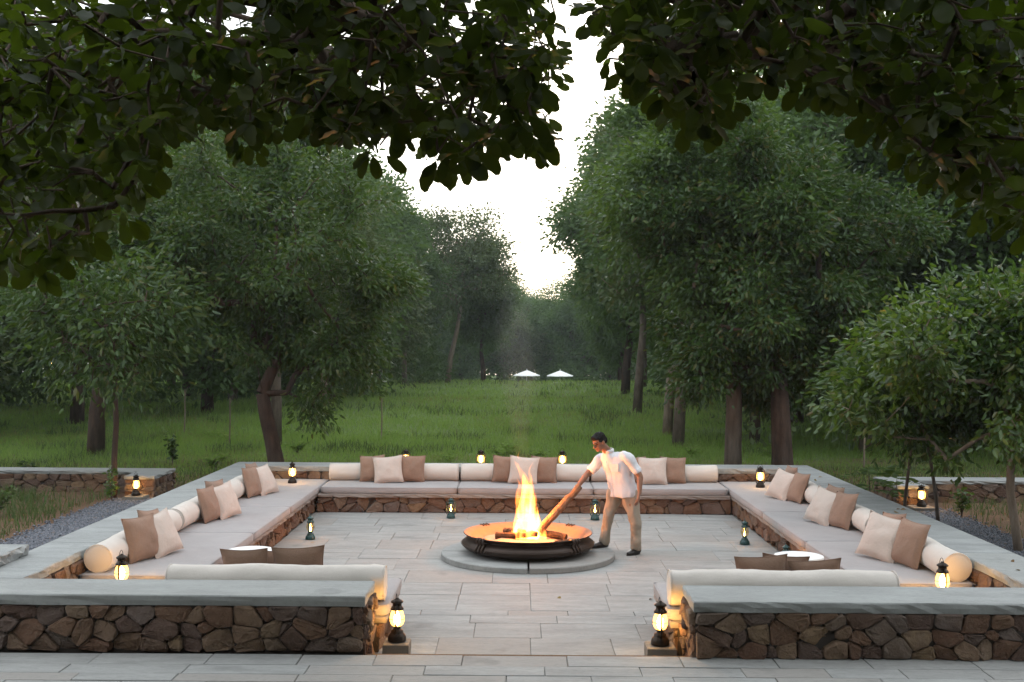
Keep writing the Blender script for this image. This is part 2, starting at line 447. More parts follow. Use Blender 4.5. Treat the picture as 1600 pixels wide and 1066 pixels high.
# pit floor ---------------------------------------------------------
fl = MB().box((-4.6, 9.66, -.06), (4.7, 20.0, -.012)).build('pit_floor', M['joint'])
tag(fl, kind='structure')
rows = [9.70, 10.22, 10.81, 11.38, 11.71, 11.92, 12.65, 13.29, 14.0, 14.75, 15.43, 16.13, 16.75, 17.37, 18.06, 18.73]
first = [-.30, .12, -.42, .40, -.10, .14, .14, -.30, .14, -.25, .30, -.1, .35, -.2, .2]
sid = 0
for r in range(len(rows) - 1):
    y0, y1 = rows[r], rows[r+1]
    xs = [first[r]]
    while xs[-1] < 3.6: xs.append(xs[-1] + random.uniform(.62, 1.08))
    while xs[0] > -3.45: xs.insert(0, xs[0] - random.uniform(.62, 1.08))
    if y0 < 11.5: lo, hi = (-1.26, 1.44) if y0 > 11.3 else (FLX + .02, FRX - .02)
    else: lo, hi = BL + .01, BR - .01
    xs = [min(max(x, lo), hi) for x in xs]
    for a, b in zip(xs[:-1], xs[1:]):
        if b - a < .06: continue
        sid += 1
        spl = (y1 - y0 > .52 and random.random() < .06)
        ys = [y0, y0 + (y1 - y0) * random.choice((.4, .6)), y1] if spl else [y0, y1]
        for c, d in zip(ys[:-1], ys[1:]):
            g = random.uniform(.0015, .0045); dz = random.uniform(-.003, .003)
            slab(fl, 'paving_slab', a + g, b - g, c + g, d - g, -.02, dz, M['paving'], (.0045,)*4, .004, seed=sid, tilt=.0012, step=.3)

# terrace in front of the pit, one step higher ----------------------
tb = MB().box((-14, -6, .02), (14, 9.60, Z_PLAZA - .012)).build('terrace_paving', M['joint'])
tag(tb, kind='structure')
trow = [9.62, 9.30, 9.04, 8.84, 8.46, 8.10, 7.6]
for r in range(len(trow) - 1):
    y1, y0 = trow[r], trow[r+1]
    x = -6.2 + random.uniform(-.6, 0)
    while x < 6.2:
        b = x + random.uniform(.6, .98)
        g = random.uniform(.002, .005)
        slab(tb, 'paving_slab', x + g, b - g, y0 + g, y1 - g, (.0 if r == 0 else Z_PLAZA - .03), Z_PLAZA + random.uniform(-.003, .003), M['paving'], (.005,)*4, .004, seed=int(900 + x * 31 + r * 7), tilt=.0012, step=.3)
        x = b

# walls --------------------------------------------------------------
def wall(name, label, core, faces, copings, seed, sx=.19, sy=.118):
    x0, x1, y0, y1, z0, z1 = core
    root = empty(name, ((x0 + x1) / 2, (y0 + y1) / 2, 0))
    tag(root, label, 'wall', 'stone walls of the sunken seating')
    MB().box((x0 + .002, y0 + .002, z0), (x1 - .002, y1 - .002, z1)).build('core', M['mortar'], root, -root.location)
    for i, (o, ux, n, W, Hh) in enumerate(faces):
        rubble(root, o, ux, n, W, Hh, sx, sy, seed + i)
    for i, (a, b, c, d, rough) in enumerate(copings):
        slab(root, 'coping_slab', a, b, c, d, z1 + .002, z1 + .092 + (i % 3 - 1) * .0015, M['coping'], rough, .01, seed=seed + 50 + i, step=.1)
    return root
E = .006; Rg = .008
ZW = Z_COP - .092
# front walls, each with a free end at the opening
wall('front_wall', 'low front wall of brown rubble left of the opening, under one long grey slab',
     (WLO, FLX - .035, FLY0 + .035, FLY1 - .03, Z_PLAZA - .16, ZW),
     [((WLO, FLY0 + .035, Z_PLAZA), (1, 0, 0), (0, -1, 0), FLX - WLO - .035, ZW - Z_PLAZA),
      ((FLX - .035, FLY0 + .035, 0), (0, 1, 0), (1, 0, 0), FLY1 - FLY0 - .065, ZW)],
     [(WLO - .6, FLX - .015, FLY0, FLY1, (E, Rg, E, E))], 11)
wall('front_wall', 'low front wall of brown rubble right of the opening, under one long grey slab',
     (FRX + .035, WRO, FRY0 + .035, FRY1 - .03, Z_PLAZA - .16, ZW),
     [((FRX + .035, FRY0 + .035, Z_PLAZA), (1, 0, 0), (0, -1, 0), WRO - FRX - .035, ZW - Z_PLAZA),
      ((FRX + .035, FRY0 + .035, 0), (0, 1, 0), (-1, 0, 0), FRY1 - FRY0 - .065, ZW)],
     [(FRX + .015, WRO + .6, FRY0, FRY1, (Rg, E, E, Rg))], 23)
wall('side_wall', 'left side wall of the seating pit with wide grey slabs beside gravel',
     (WLO + .03, WLI - .03, FLY1 + .01, WBO - .03, -.0, ZW),
     [((WLI - .03, FLY1, .3), (0, 1, 0), (1, 0, 0), 1.4, ZW - .3), ((WLI - .03, 18.6, .3), (0, 1, 0), (1, 0, 0), 1.2, ZW - .3)],
     [(WLO, WLI, FLY1 + .004, 12.17, (E, Rg, E, E)), (WLO, WLI, 12.175, 14.66, (E, E, E, E)), (WLO, WLI, 14.665, 17.7, (E, E, E, E)), (WLO, WLI, 17.705, WBO, (E, E, E, E))], 31)
wall('side_wall', 'right side wall of the seating pit with wide grey slabs beside young trees',
     (WRI + .03, WRO - .03, FRY1 + .01, WBO - .03, -.0, ZW),
     [((WRI + .03, FRY1, .3), (0, 1, 0), (-1, 0, 0), 1.5, ZW - .3), ((WRI + .03, 18.6, .3), (0, 1, 0), (-1, 0, 0), 1.2, ZW - .3)],
     [(WRI, WRO, FRY1 + .004, 11.9, (E, E, E, Rg)), (WRI, WRO, 11.905, 14.5, (E, E, E, E)), (WRI, WRO, 14.505, 16.95, (E, E, E, E)), (WRI, WRO, 16.955, WBO, (E, E, E, E))], 41)
wall('back_wall', 'back wall of the seating pit behind the row of cream bolsters',
     (WLI - .02, WRI + .02, WBI + .03, WBO - .03, -.0, ZW),
     [((WLI, WBI + .03, .3), (1, 0, 0), (0, -1, 0), WRI - WLI, ZW - .3)],
     [(WLI + .004, -1.5, WBI, WBO, (Rg, E, E, E)), (-1.495, 1.6, WBI, WBO, (Rg, E, E, E)), (1.605, WRI - .004, WBI, WBO, (Rg, E, E, E))], 51, .2, .1)

# benches: rubble riser, seat slabs -------------------------------------
def bench(label, x0, x1, y0, y1, face, slabs, seed):
    root = empty('stone_bench', ((x0 + x1) / 2, (y0 + y1) / 2, 0)); tag(root, label, 'bench', 'built-in benches of the seating pit')
    i = .036
    cx0, cx1, cy0, cy1 = x0 + (i if 'l' in face else .002), x1 - (i if 'r' in face else .002), y0 + (i if 'f' in face else .002), y1 - (i if 'b' in face else .002)
    MB().box((cx0, cy0, -.01), (cx1, cy1, .25)).build('core', M['mortar'], root, -root.location)
    if 'f' in face: rubble(root, (x0, cy0, 0), (1, 0, 0), (0, -1, 0), x1 - x0, .25, .24, .125, seed)
    if 'r' in face: rubble(root, (cx1, y0, 0), (0, 1, 0), (1, 0, 0), y1 - y0, .25, .24, .125, seed + 1)
    if 'l' in face: rubble(root, (cx0, y0, 0), (0, 1, 0), (-1, 0, 0), y1 - y0, .25, .24, .125, seed + 2)
    for k, (a, b, c, d) in enumerate(slabs):
        slab(root, 'seat_slab', a, b, c, d, .252, Z_SEAT, M['seat_slab'], (.012,)*4, .008, seed=seed + 9 + k, step=.12)
    return root
bench('stone bench along the back of the pit with reddish rubble riser', BL + .04, BR - .04, BB, WBI, 'f',
      [(BL + .06, -1.0, BB - .05, WBI - .002), (-.995, 1.25, BB - .05, WBI - .002), (1.255, BR - .06, BB - .05, WBI - .002)], 61)
bench('stone bench along the left side of the pit', WLI, BL, BFL + .01, WBI, 'r',
      [(WLI + .002, BL + .045, BFL + .012, 14.18), (WLI + .002, BL + .045, 14.185, 16.44), (WLI + .002, BL + .045, 16.445, WBI - .004)], 71)
bench('stone bench along the right side of the pit', BR, WRI, BFR + .01, WBI, 'l',
      [(BR - .045, WRI - .002, BFR + .012, 13.85), (BR - .045, WRI - .002, 13.855, 16.25), (BR - .045, WRI - .002, 16.255, WBI - .004)], 81)
bench('short stone bench behind the left front wall', WLI, FLX + .06, FLY1, BFL, 'r',
      [(WLI + .002, -3.2, FLY1 + .002, BFL + .005), (-3.195, FLX + .09, FLY1 + .002, BFL + .03)], 91)
bench('short stone bench behind the right front wall', FRX - .06, WRI, FRY1, BFR, 'l',
      [(FRX - .09, 3.44, FRY1 + .002, BFR + .03), (3.445, WRI - .002, FRY1 + .002, BFR + .005)], 101)

# low outer walls, raised slab, lantern blocks ---------------------------
def outer_wall(label, sgn, xe0, xe1, y_end, y_c0, y_c1, x_far, seed):
    root = empty('garden_wall', ((xe0 + xe1) / 2, y_c0, Z_GROUND)); tag(root, label, 'wall', 'low garden walls beyond the pit')
    z0, z1 = Z_GROUND - .1, .435
    xa, xb = sorted((xe0, xe1))
    MB().box((xa + .03, y_end + .03, z0), (xb - .03, y_c0 + .04, z1)).box((min(x_far, xa + .031), y_c0 + .031, z0), (max(x_far, xb - .031), y_c1 - .03, z1 - .002)).build('core', M['mortar'], root, -root.location)
    rubble(root, (xa, y_end + .03, Z_GROUND - .02), (1, 0, 0), (0, -1, 0), xb - xa, z1 - Z_GROUND + .02, .2, .11, seed)
    ins = xb if sgn < 0 else xa
    rubble(root, (ins - .03 * (1 if sgn < 0 else -1), y_end, Z_GROUND - .02), (0, 1, 0), (1 if sgn < 0 else -1, 0, 0), y_c1 - y_end, z1 - Z_GROUND + .02, .17, .10, seed + 1)
    fx0, fx1 = (x_far, xa) if sgn < 0 else (xb, x_far)
    rubble(root, (fx0, y_c0 + .031, Z_GROUND - .02), (1, 0, 0), (0, -1, 0), fx1 - fx0, z1 - Z_GROUND + .02, .22, .11, seed + 2)
    slab(root, 'coping_slab', xa - .01, xb + .01, y_end - .01, y_c0 - .003, z1 + .002, z1 + .06, M['coping'], (.012,)*4, .006, seed, step=.1)
    a, b = (fx0, xb + .01) if sgn < 0 else (xa - .01, fx1)
    for k in range(3):
        p, q = a + (b - a) * k / 3, a + (b - a) * (k + 1) / 3
        slab(root, 'coping_slab', p + .003, q - .003, y_c0, y_c1, z1 + .002, z1 + .06, M['coping'], (.012,)*4, .006, seed + k, step=.12)
outer_wall('low stone garden wall left of the pit, running out of view at left', -1, -6.72, -6.22, 19.42, 20.12, 20.62, -12.5, 111)
outer_wall('low stone garden wall right of the pit behind slender saplings', 1, 6.22, 6.72, 18.72, 19.45, 19.98, 12.5, 121)
rs_ = slab(None, 'stone_slab', -7.2, -4.93, 10.4, 11.46, Z_COP + .004, Z_COP + .105, M['coping'], (.02, .02, .01, .01), .012, 5, step=.06)
tag(rs_, 'thick rough-edged stone slab resting on the wall at the left edge', 'slab')
def block(x, y, z, w, h, label, seed):
    b = slab(None, 'stone_block', x - w/2, x + w/2, y - w/2, y + w/2, z, z + h, M['block'], (.006,)*4, .008, seed)
    return tag(b, label, 'block', 'stone blocks under lanterns')
block(-1.07, 10.12, -.002, .23, .145, 'square stone block under the lantern left of the opening', 1)
block(1.26, 10.06, -.002, .25, .145, 'square stone block under the lantern right of the opening', 2)
block(-6.42, 19.10, Z_GROUND - .02, .34, .10, 'flat stone block under the lantern by the left garden wall', 3)
block(6.50, 18.40, Z_GROUND - .02, .36, .10, 'flat stone block under the lantern by the right garden wall', 4)
for q, (x, lb) in enumerate(((-2.05, 'left'), (-.68, 'middle'), (.80, 'right'))):
    block(x, 20.72, Z_GROUND - .02, .24, .40, 'stone block behind the back wall under the %s lantern of three' % lb, 6 + q)

# gravel strips -----------------------------------------------------------
def gravel(name, x0, x1, y0, y1, label, n, seed):
    rs = np.random.default_rng(seed)
    w = rs.normal(0, .10, n) ; c = np.column_stack([rs.uniform(x0, x1, n) + w, rs.uniform(y0, y1, n), np.full(n, Z_GROUND + .012) + rs.uniform(0, .018, n)])
    base = np.array([(1,0,0),(-1,0,0),(0,1,0),(0,-1,0),(0,0,.7),(0,0,-.7)], float)
    f0 = np.array([(0,2,4),(2,1,4),(1,3,4),(3,0,4),(2,0,5),(1,2,5),(3,1,5),(0,3,5)])
    s = rs.uniform(.012, .028, (n, 1, 1)); a = rs.uniform(0, 6.28, n); ca, sa = np.cos(a), np.sin(a)
    b = base[None] * s * rs.uniform(.6, 1.3, (n, 6, 3))
    v = np.stack([b[..., 0]*ca[:, None] - b[..., 1]*sa[:, None], b[..., 0]*sa[:, None] + b[..., 1]*ca[:, None], b[..., 2]], -1) + c[:, None]
    f = f0[None] + (np.arange(n) * 6)[:, None, None]
    o = link(name, mesh(name, v.reshape(-1, 3), f.reshape(-1, 3), M['pebble']))
    tag(o, label, 'gravel', kind='stuff')
gravel('gravel', -6.72, WLO + .02, 11.6, 19.2, 'blue grey gravel strip along the left side wall', 42000, 3)
gravel('gravel', WRO - .02, 6.80, 11.6, 18.6, 'blue grey gravel strip along the right side wall', 36000, 4)

# ------------------------------------------------------------------ soft furnishings
def soft_box(name, w, d, h, mat, r=.035, seed=0, wr=.004, skirt=0.):
    """padded block, origin at the middle of its underside"""
    nx_, ny_ = max(4, int(w / .09)), max(4, int(d / .09))
    prof = [(1.0, 0.0), (0.0, h * .12), (-.006, h * .5), (0.0, h * .84), (r * .35, h * .965), (r, h)]
    def ring(ins):
        P = []; w2, d2 = w / 2 - ins, d / 2 - ins; c = min(.05, w / 4)
        xs = np.linspace(-w2 + c, w2 - c, nx_); ys = np.linspace(-d2 + c, d2 - c, ny_)
        P += [(x, -d2) for x in xs] + [(w2, y) for y in ys] + [(x, d2) for x in xs[::-1]] + [(-w2, y) for y in ys[::-1]]
        return np.array(P)
    V = []
    for i, (ins, z) in enumerate(prof):
        p = ring(max(0, ins) if i else .01)
        V.append(np.column_stack([p, np.full(len(p), z)]))
    m = len(V[0]); F = []
    top = ring(r + .07); V.append(np.column_stack([top, np.full(m, h + .004)]))
    V.append(np.array([[0, 0, h + .006]]))
    V = np.concatenate(V)
    nz = vnoise(V * np.array([7, 7, 18]) + seed * 3.7); n2 = vnoise(V * np.array([2.5, 2.5, 40]) + seed)
    side = V[:, 2] < h * .95
    ctr = V[:, :2] / np.maximum(1e-6, np.linalg.norm(V[:, :2], axis=1, keepdims=True))
    V[:, :2] += ctr * ((nz * wr + n2 * wr * .8) * side)[:, None]
    V[:, 2] += nz * wr * .5 * (V[:, 2] > 0.01)
    for k in range(len(prof)):
        for i in range(m): F.append((k*m+i, k*m+(i+1) % m, (k+1)*m+(i+1) % m, (k+1)*m+i))
    n = len(V) - 1
    for i in range(m): F.append((len(prof)*m+i, len(prof)*m+(i+1) % m, n))
    F.append(tuple(range(m))[::-1])
    return mesh(name, V, F, mat, True)
def mattress(x0, x1, y0, y1, label, seed, h=.105):
    root = empty('mattress', ((x0+x1)/2, (y0+y1)/2, Z_SEAT + .004)); tag(root, label, 'mattress', 'grey seat mattresses')
    link('cover', soft_box('cover', x1 - x0, y1 - y0, h, M['mattress'], .03, seed, .005), root)
    w, d = (x1-x0)/2 - .004, (y1-y0)/2 - .004                # corded seam round the upper edge
    q = [(-w, -d), (w, -d), (w, d), (-w, d), (-w, -d)]; pts = []
    for a, b in zip(q[:-1], q[1:]):
        for t in np.linspace(0, 1, 9)[:-1]: pts.append((a[0] + (b[0]-a[0])*t, a[1] + (b[1]-a[1])*t, h * .90 + random.uniform(-.002, .002)))
    pts.append(pts[0])
    MB().tube(pts, .005, 5).build('piping', M['mattress'], root, smooth=True)
G = .006
mattress(BL + .10, -1.0 - G, BB - .045, WBI - .03, 'left of the three grey mattresses on the back bench', 1)
mattress(-1.0 + G, 1.24 - G, BB - .045, WBI - .03, 'middle of the three grey mattresses on the back bench', 2)
mattress(1.24 + G, BR - .09, BB - .045, WBI - .03, 'right of the three grey mattresses on the back bench', 3)
mattress(WLI + .02, BL + .065, 11.56, 14.18 - G, 'nearest grey mattress on the left side bench', 4)
mattress(WLI + .02, BL + .065, 14.18 + G, 16.44 - G, 'middle grey mattress on the left side bench', 5)
mattress(WLI + .02, BL + .065, 16.44 + G, WBI - .03, 'farthest grey mattress on the left side bench, with a lantern on it', 6)
mattress(BR - .065, WRI - .02, 11.42, 13.85 - G, 'nearest grey mattress on the right side bench', 7)
mattress(BR - .065, WRI - .02, 13.85 + G, 16.25 - G, 'middle grey mattress on the right side bench', 8)
mattress(BR - .065, WRI - .02, 16.25 + G, WBI - .03, 'farthest grey mattress on the right side bench, with a lantern on it', 9)
mattress(-3.19, FLX + .11, FLY1 + .02, BFL + .02, 'grey mattress end showing behind the left front wall', 10)
mattress(FRX - .11, 3.43, FRY1 + .02, BFR + .0, 'grey mattress end showing behind the right front wall', 11)

def bolster(p0, p1, r, label, seed):
    p0, p1 = Vector(p0), Vector(p1); L = (p1 - p0).length; n, m = 30, max(8, int(L / .045))
    prof = [(.001, 0), (r * .80, .004), (r * .95, .014), (r, .04)] + [(r, t) for t in np.linspace(.12, L - .12, m)] + [(r, L - .04), (r * .95, L - .014), (r * .80, L - .004), (.001, L)]
    V = []
    for (q, t) in prof:
        for i in range(n):
            a = 2 * math.pi * i / n
            sag = .95 if math.sin(a) < -.4 else 1
            V.append((t - L/2, q * math.cos(a), q * math.sin(a) * sag))
    V = np.array(V); nz = vnoise(V * np.array([4, 16, 16]) + seed * 2.3) + .6 * vnoise(V * np.array([18, 7, 7]) + seed) + .5 * vnoise(V @ np.array([[14, 6, 0], [5, 9, 4], [3, 0, 12]]) + seed * 5)
    rr = np.linalg.norm(V[:, 1:], axis=1, keepdims=True)
    fo = np.sin(V[:, 0] * 34 + 2.2 * vnoise(V * 5 + seed) + np.arctan2(V[:, 2], V[:, 1]) * 2) * np.exp(-np.minimum(V[:, 0] + L/2, L/2 - V[:, 0]) / .16) * .7
    V[:, 1:] *= 1 + (nz + fo)[:, None] * .032 * (rr > r * .9)
    V[:, 2] -= .012 * np.sin((V[:, 0] / L + .5) * math.pi * 2.0 + seed) ** 2
    F = []
    for j in range(len(prof) - 1):
        for i in range(n): F.append((j*n+i, j*n+(i+1) % n, (j+1)*n+(i+1) % n, (j+1)*n+i)[::-1])
    c = (p0 + p1) / 2; c.z -= r
    root = empty('bolster', c, math.atan2(p1.y - p0.y, p1.x - p0.x)); tag(root, label, 'bolster', 'cream bolsters')
    o = link('cover', mesh('cover', V, F, M['bolster'], True), root, (0, 0, r))
    for e in (-1, 1):                                           # stitched cord round each end
        pts = [(e * (L/2 - .012), r * .955 * math.cos(a), r + r * .955 * math.sin(a)) for a in np.linspace(0, 2 * math.pi, 21)]
        MB().tube(pts, .005, 5).build('end_cord', M['bolster'], root, smooth=True)
zb = .418; r_ = .15
bolster((BL + .10, 19.63, zb + r_), (-1.02, 19.63, zb + r_), r_, 'left of the three cream bolsters against the back wall', 1)
bolster((-.99, 19.63, zb + r_), (1.22, 19.63, zb + r_), r_, 'middle of the three cream bolsters against the back wall', 2)
bolster((1.25, 19.63, zb + r_), (3.42, 19.63, zb + r_), r_, 'right of the three cream bolsters against the back wall', 3)
bolster((-4.30, 11.63, zb + r_), (-4.30, 14.10, zb + r_), r_, 'nearest cream bolster on the left bench, round end facing the lantern', 4)
bolster((-4.30, 14.16, zb + r_), (-4.30, 16.36, zb + r_), r_, 'middle cream bolster on the left bench', 5)
bolster((-4.30, 16.44, zb + r_), (-4.30, 18.55, zb + r_), r_, 'farthest cream bolster on the left bench', 6)
bolster((4.42, 11.47, zb + r_), (4.42, 13.98, zb + r_), r_, 'nearest cream bolster on the right bench, round end facing the lantern', 7)
bolster((4.42, 14.05, zb + r_), (4.42, 16.22, zb + r_), r_, 'middle cream bolster on the right bench', 8)
bolster((4.42, 16.30, zb + r_), (4.42, 18.45, zb + r_), r_, 'farthest cream bolster on the right bench', 9)
bolster((-3.22, 10.50, zb + .165), (FLX + .07, 10.50, zb + .165), .165, 'long cream bolster lying behind the left front wall', 10)
bolster((FRX - .09, 10.40, zb + .165), (3.44, 10.40, zb + .165), .165, 'long cream bolster lying behind the right front wall', 11)

def cushion_mesh(name, w, h, t, mat, seed):
    n = 15; g = np.linspace(-1, 1, n); X, Z = np.meshgrid(g, g)
    e = np.clip((1 - X**2) * (1 - Z**2), 0, 1) ** .42
    px = X * (1 - .10 * (1 - Z**2)) * w / 2; pz = Z * (1 - .10 * (1 - X**2)) * h / 2 + h / 2
    wr = vnoise(np.stack([X * 2.1, Z * 2.1, X * 0 + seed * 5.3], -1)) * .16 + vnoise(np.stack([X * 4.5, Z * 4.5, X * 0 + seed * 3.1], -1)) * .07
    fold = .05 * np.sin(6 * (X * Z) + seed) * np.abs(X * Z)
    sag = 1 + .18 * (-Z)
    yf = -t / 2 * e * (1 + wr + fold) * sag; yb = t / 2 * e * (1 - wr * .6) * sag
    V = np.concatenate([np.stack([px, yf, pz], -1).reshape(-1, 3), np.stack([px, yb, pz], -1).reshape(-1, 3)])
    F = []
    for j in range(n - 1):
        for i in range(n - 1):
            a = j*n+i; F.append((a, a+1, a+n+1, a+n)); b = a + n*n; F.append((b, b+n, b+n+1, b+1))
    return mesh(name, V, F, mat, True)
def cushion(x, y, z, face, lean, mat, label, seed, w=.48, h=.46, t=.17, twist=0., kind='cushion'):
    """face: compass angle its front looks to (0 = toward camera, 90 = +x); lean back in degrees"""
    root = empty(kind, (x, y, z)); tag(root, label, 'cushion', {'tan': 'tan cushions', 'cream': 'cream cushions', 'brown': 'brown cushions', 'white_cloth': 'white cushions'}[mat])
    rj = random.Random(seed * 7 + 1); face += rj.uniform(-7, 7); lean += rj.uniform(-4, 5); twist += rj.uniform(-4, 4)
    root.rotation_euler = (Matrix.Rotation(R(face), 3, 'Z') @ Matrix.Rotation(R(-lean), 3, 'X') @ Matrix.Rotation(R(twist), 3, 'Y')).to_euler()
    link('cover', cushion_mesh('cover', w, h, t, M[mat], seed), root)
    sx, sz = w / 2, h / 2                                        # piped seam
    pts = []
    for e in range(4):
        for s in np.linspace(-1, 1, 8)[:-1]:
            X, Z = ((s, -1), (1, s), (-s, 1), (-1, -s))[e]
            pts.append((X * (1 - .10 * (1 - Z*Z)) * sx, 0, Z * (1 - .10 * (1 - X*X)) * sz + sz))
    pts.append(pts[0])
    MB().tube(pts, .0042, 5).build('piping', M[mat], root, smooth=True)
zs = .424
# back bench: three groups
for i, (xc, g) in enumerate(((-2.18, 'left'), (.07, 'middle'), (2.27, 'right'))):
    cushion(xc - .31, 19.36, zs, -6, 14, 'tan', 'tan cushion left of the cream one in the %s group on the back bench' % g, 10 + i, .44, .46)
    cushion(xc + .36, 19.36, zs, 7, 14, 'tan', 'tan cushion right of the cream one in the %s group on the back bench' % g, 20 + i, .46, .46)
    cushion(xc, 19.20, zs, 1, 17, 'cream', 'cream cushion in front in the %s group on the back bench' % g, 30 + i, .50, .47, twist=(-1.5, 1, -1)[i])
# left bench
for i, (yc, g, k) in enumerate(((12.45, 'nearest', 1.05), (15.15, 'middle', 1.0), (17.55, 'farthest', 1.0))):
    cushion(-4.02, yc - .14, zs, 72, 17, 'tan', 'tan cushion at the near side of the %s group on the left bench' % g, 40 + i, .46 * k, .47 * k)
    cushion(-3.86, yc + .20, zs, 66, 22, 'cream', 'cream cushion of the %s group on the left bench' % g, 50 + i, .50 * k, .48 * k, twist=-5)
    cushion(-4.10, yc + .46, zs + .01, 78, 16, 'tan', 'tan cushion tucked behind the cream one in the %s group on the left bench' % g, 60 + i, .46, .47, twist=3)
# right bench
for i, (yc, g, k) in enumerate(((12.45, 'nearest', 1.08), (14.95, 'middle', 1.03), (17.35, 'farthest', 1.0))):
    cushion(4.14, yc - .16, zs, -72, 18, 'tan', 'tan cushion at the near side of the %s group on the right bench' % g, 70 + i, .46 * k, .47 * k)
    cushion(3.94, yc + .20, zs, -58, 24, 'cream', 'cream cushion of the %s group on the right bench' % g, 80 + i, .50 * k, .48 * k, twist=6)
    cushion(4.20, yc + .50, zs + .01, -80, 14, 'tan', 'tan cushion tucked behind the cream one in the %s group on the right bench' % g, 90 + i, .46, .47, twist=-3)
# front benches, backs to the camera
cushion(-2.56, 10.83, zs, 178, 8, 'brown', 'brown cushion at left of the pair behind the left front bolster', 101, .47, .43)
cushion(-2.07, 10.83, zs, 183, 8, 'brown', 'brown cushion at right of the pair behind the left front bolster', 102, .50, .44)
cushion(-2.26, 11.06, zs, 172, 16, 'brown', 'brown striped-edge cushion half hidden in the left front pair', 103, .46, .38, twist=4)
cushion(2.30, 10.73, zs, 184, 8, 'brown', 'brown cushion at left of the pair behind the right front bolster', 105, .50, .40)
cushion(2.80, 10.73, zs, 177, 9, 'brown', 'brown cushion at right of the pair behind the right front bolster', 106, .50, .37)
cushion(2.52, 10.95, zs, 186, 14, 'brown', 'brown cushion half hidden in the right front pair', 107, .46, .38, twist=-3)
def side_table(x, y, label):
    root = empty('side_table', (x, y, .004)); tag(root, label, 'table', 'round white side tables')
    MB().lathe([(.02, .478), (.235, .478), (.262, .486), (.266, .500), (.262, .512), (.25, .516), (.02, .516)], 40).build('top', M['white_cloth'], root, smooth=False)
    MB().lathe([(.165, 0), (.17, .02), (.12, .16), (.10, .28), (.13, .42), (.20, .4775)], 28).build('drum', M['white_paint'], root, smooth=True)
side_table(3.04, 12.35, 'round white side table beyond the right front brown cushions')
side_table(-2.92, 12.45, 'round white side table beyond the left front brown cushions')

# ------------------------------------------------------------------ lanterns
def lantern_meshes(body, clear):
    D = {}
    D['base'] = MB().lathe([(.068, 0), (.070, .006), (.068, .030), (.060, .048), (.050, .058), (.046, .066), (.046, .078), (.030, .086), (.026, .100), (.034, .104), (.034, .112)], 22).mesh('base', body, True)
    D['globe'] = MB().lathe([(.032, .110), (.046, .126), (.055, .150), (.055, .180), (.048, .210), (.036, .234)], 20, cap=False).mesh('globe', M['glass'] if clear else M['frost'], True)
    if clear:
        D['wick_flame'] = MB().lathe([(.002, .112), (.010, .124), (.012, .138), (.008, .156), (.001, .180)], 10).mesh('wick_flame', M['flame'], True)
    else:
        D['wick_flame'] = MB().lathe([(.004, .112), (.016, .124), (.023, .145), (.023, .175), (.015, .200), (.002, .222)], 12).mesh('wick_flame', M['flame_big'], True)
    D['cap'] = MB().lathe([(.036, .230), (.048, .234), (.050, .242), (.040, .256), (.034, .262), (.034, .282), (.046, .288), (.046, .296), (.030, .308), (.014, .316), (.012, .324)], 20).mesh('cap', body, True)
    D['side_tube'] = MB().tube([(.052, 0, .060), (.068, 0, .075), (.071, 0, .12), (.071, 0, .235), (.062, 0, .262), (.036, 0, .276)], .0075, 7).mesh('side_tube', body, True)
    D['guard_wire'] = MB().tube([(.059 * math.cos(a), .059 * math.sin(a), .168) for a in np.linspace(0, 2 * math.pi, 25)], .0022, 5).mesh('guard_wire', body, True)
    D['handle'] = MB().tube([(.052 * math.cos(a), .006, .268 + .085 * math.sin(a)) for a in np.linspace(0, math.pi, 15)], .0026, 5).mesh('handle', body, True)
    D['filler_cap'] = MB().lathe([(.013, .052), (.013, .070), (.009, .074)], 10, (.042, .026, 0)).mesh('filler_cap', body, True)
    return D
LM_GLOW, LM_TEAL = lantern_meshes(M['lamp_dark'], False), lantern_meshes(M['lamp_teal'], True)
def lantern(x, y, z, label, teal=False, rz=90, k=1.08, group=None):
    D = LM_TEAL if teal else LM_GLOW
    root = empty('lantern', (x, y, z), R(rz)); root.scale = (k, k, k)
    tag(root, label, 'lantern', group or ('teal lanterns on the pit floor' if teal else 'glowing hurricane lanterns'))
    for part in ('base', 'globe', 'cap', 'wick_flame', 'guard_wire', 'handle'):
        if part not in D: continue
        o = link(part, D[part], root)
        if part == 'handle' : o.rotation_euler = (0, 0, 0)
        if part == 'base': link('filler_cap', D['filler_cap'], o)
    for a in (0, math.pi): link('side_tube', D['side_tube'], root, None, (0, 0, a))
    return root
lantern(-1.07, 10.12, .150, 'lit lantern on a block at the left side of the opening', k=1.18)
lantern(1.26, 10.06, .150, 'lit lantern on a block at the right side of the opening', k=1.18)
lantern(-3.90, 11.20, Z_SEAT + .004, 'lit lantern rising behind the left front wall by the bolster end', k=1.2)
lantern(4.12, 11.08, Z_SEAT + .004, 'lit lantern rising behind the right front wall by the bolster end', k=1.2)
lantern(-3.80, 19.14, .424, 'lit lantern on the mattress in the far left corner of the pit')
lantern(4.02, 18.95, .424, 'lit lantern on the mattress in the far right corner of the pit', rz=15)
lantern(-6.42, 19.10, .205, 'lit lantern on a block by the end of the left garden wall', rz=70)
lantern(6.50, 18.40, .205, 'lit lantern on a block by the end of the right garden wall', rz=20)
lantern(-2.05, 20.72, .505, 'lit lantern peeping over the left cushions behind the back wall', rz=10)
lantern(-.68, 20.72, .505, 'lit lantern behind the back wall above the middle bolster', rz=10)
lantern(.80, 20.72, .505, 'lit lantern behind the back wall nearest the man', rz=10)
lantern(-1.07, 18.16, .004, 'teal lantern on the paving before the back bench, left of the fire', True, 5, .98)
lantern(1.22, 18.08, .004, 'teal lantern on the paving before the back bench, beside the man', True, 0, 1.02)
lantern(-2.94, 16.12, .004, 'teal lantern on the paving by the left bench', True, 80, 1.02)
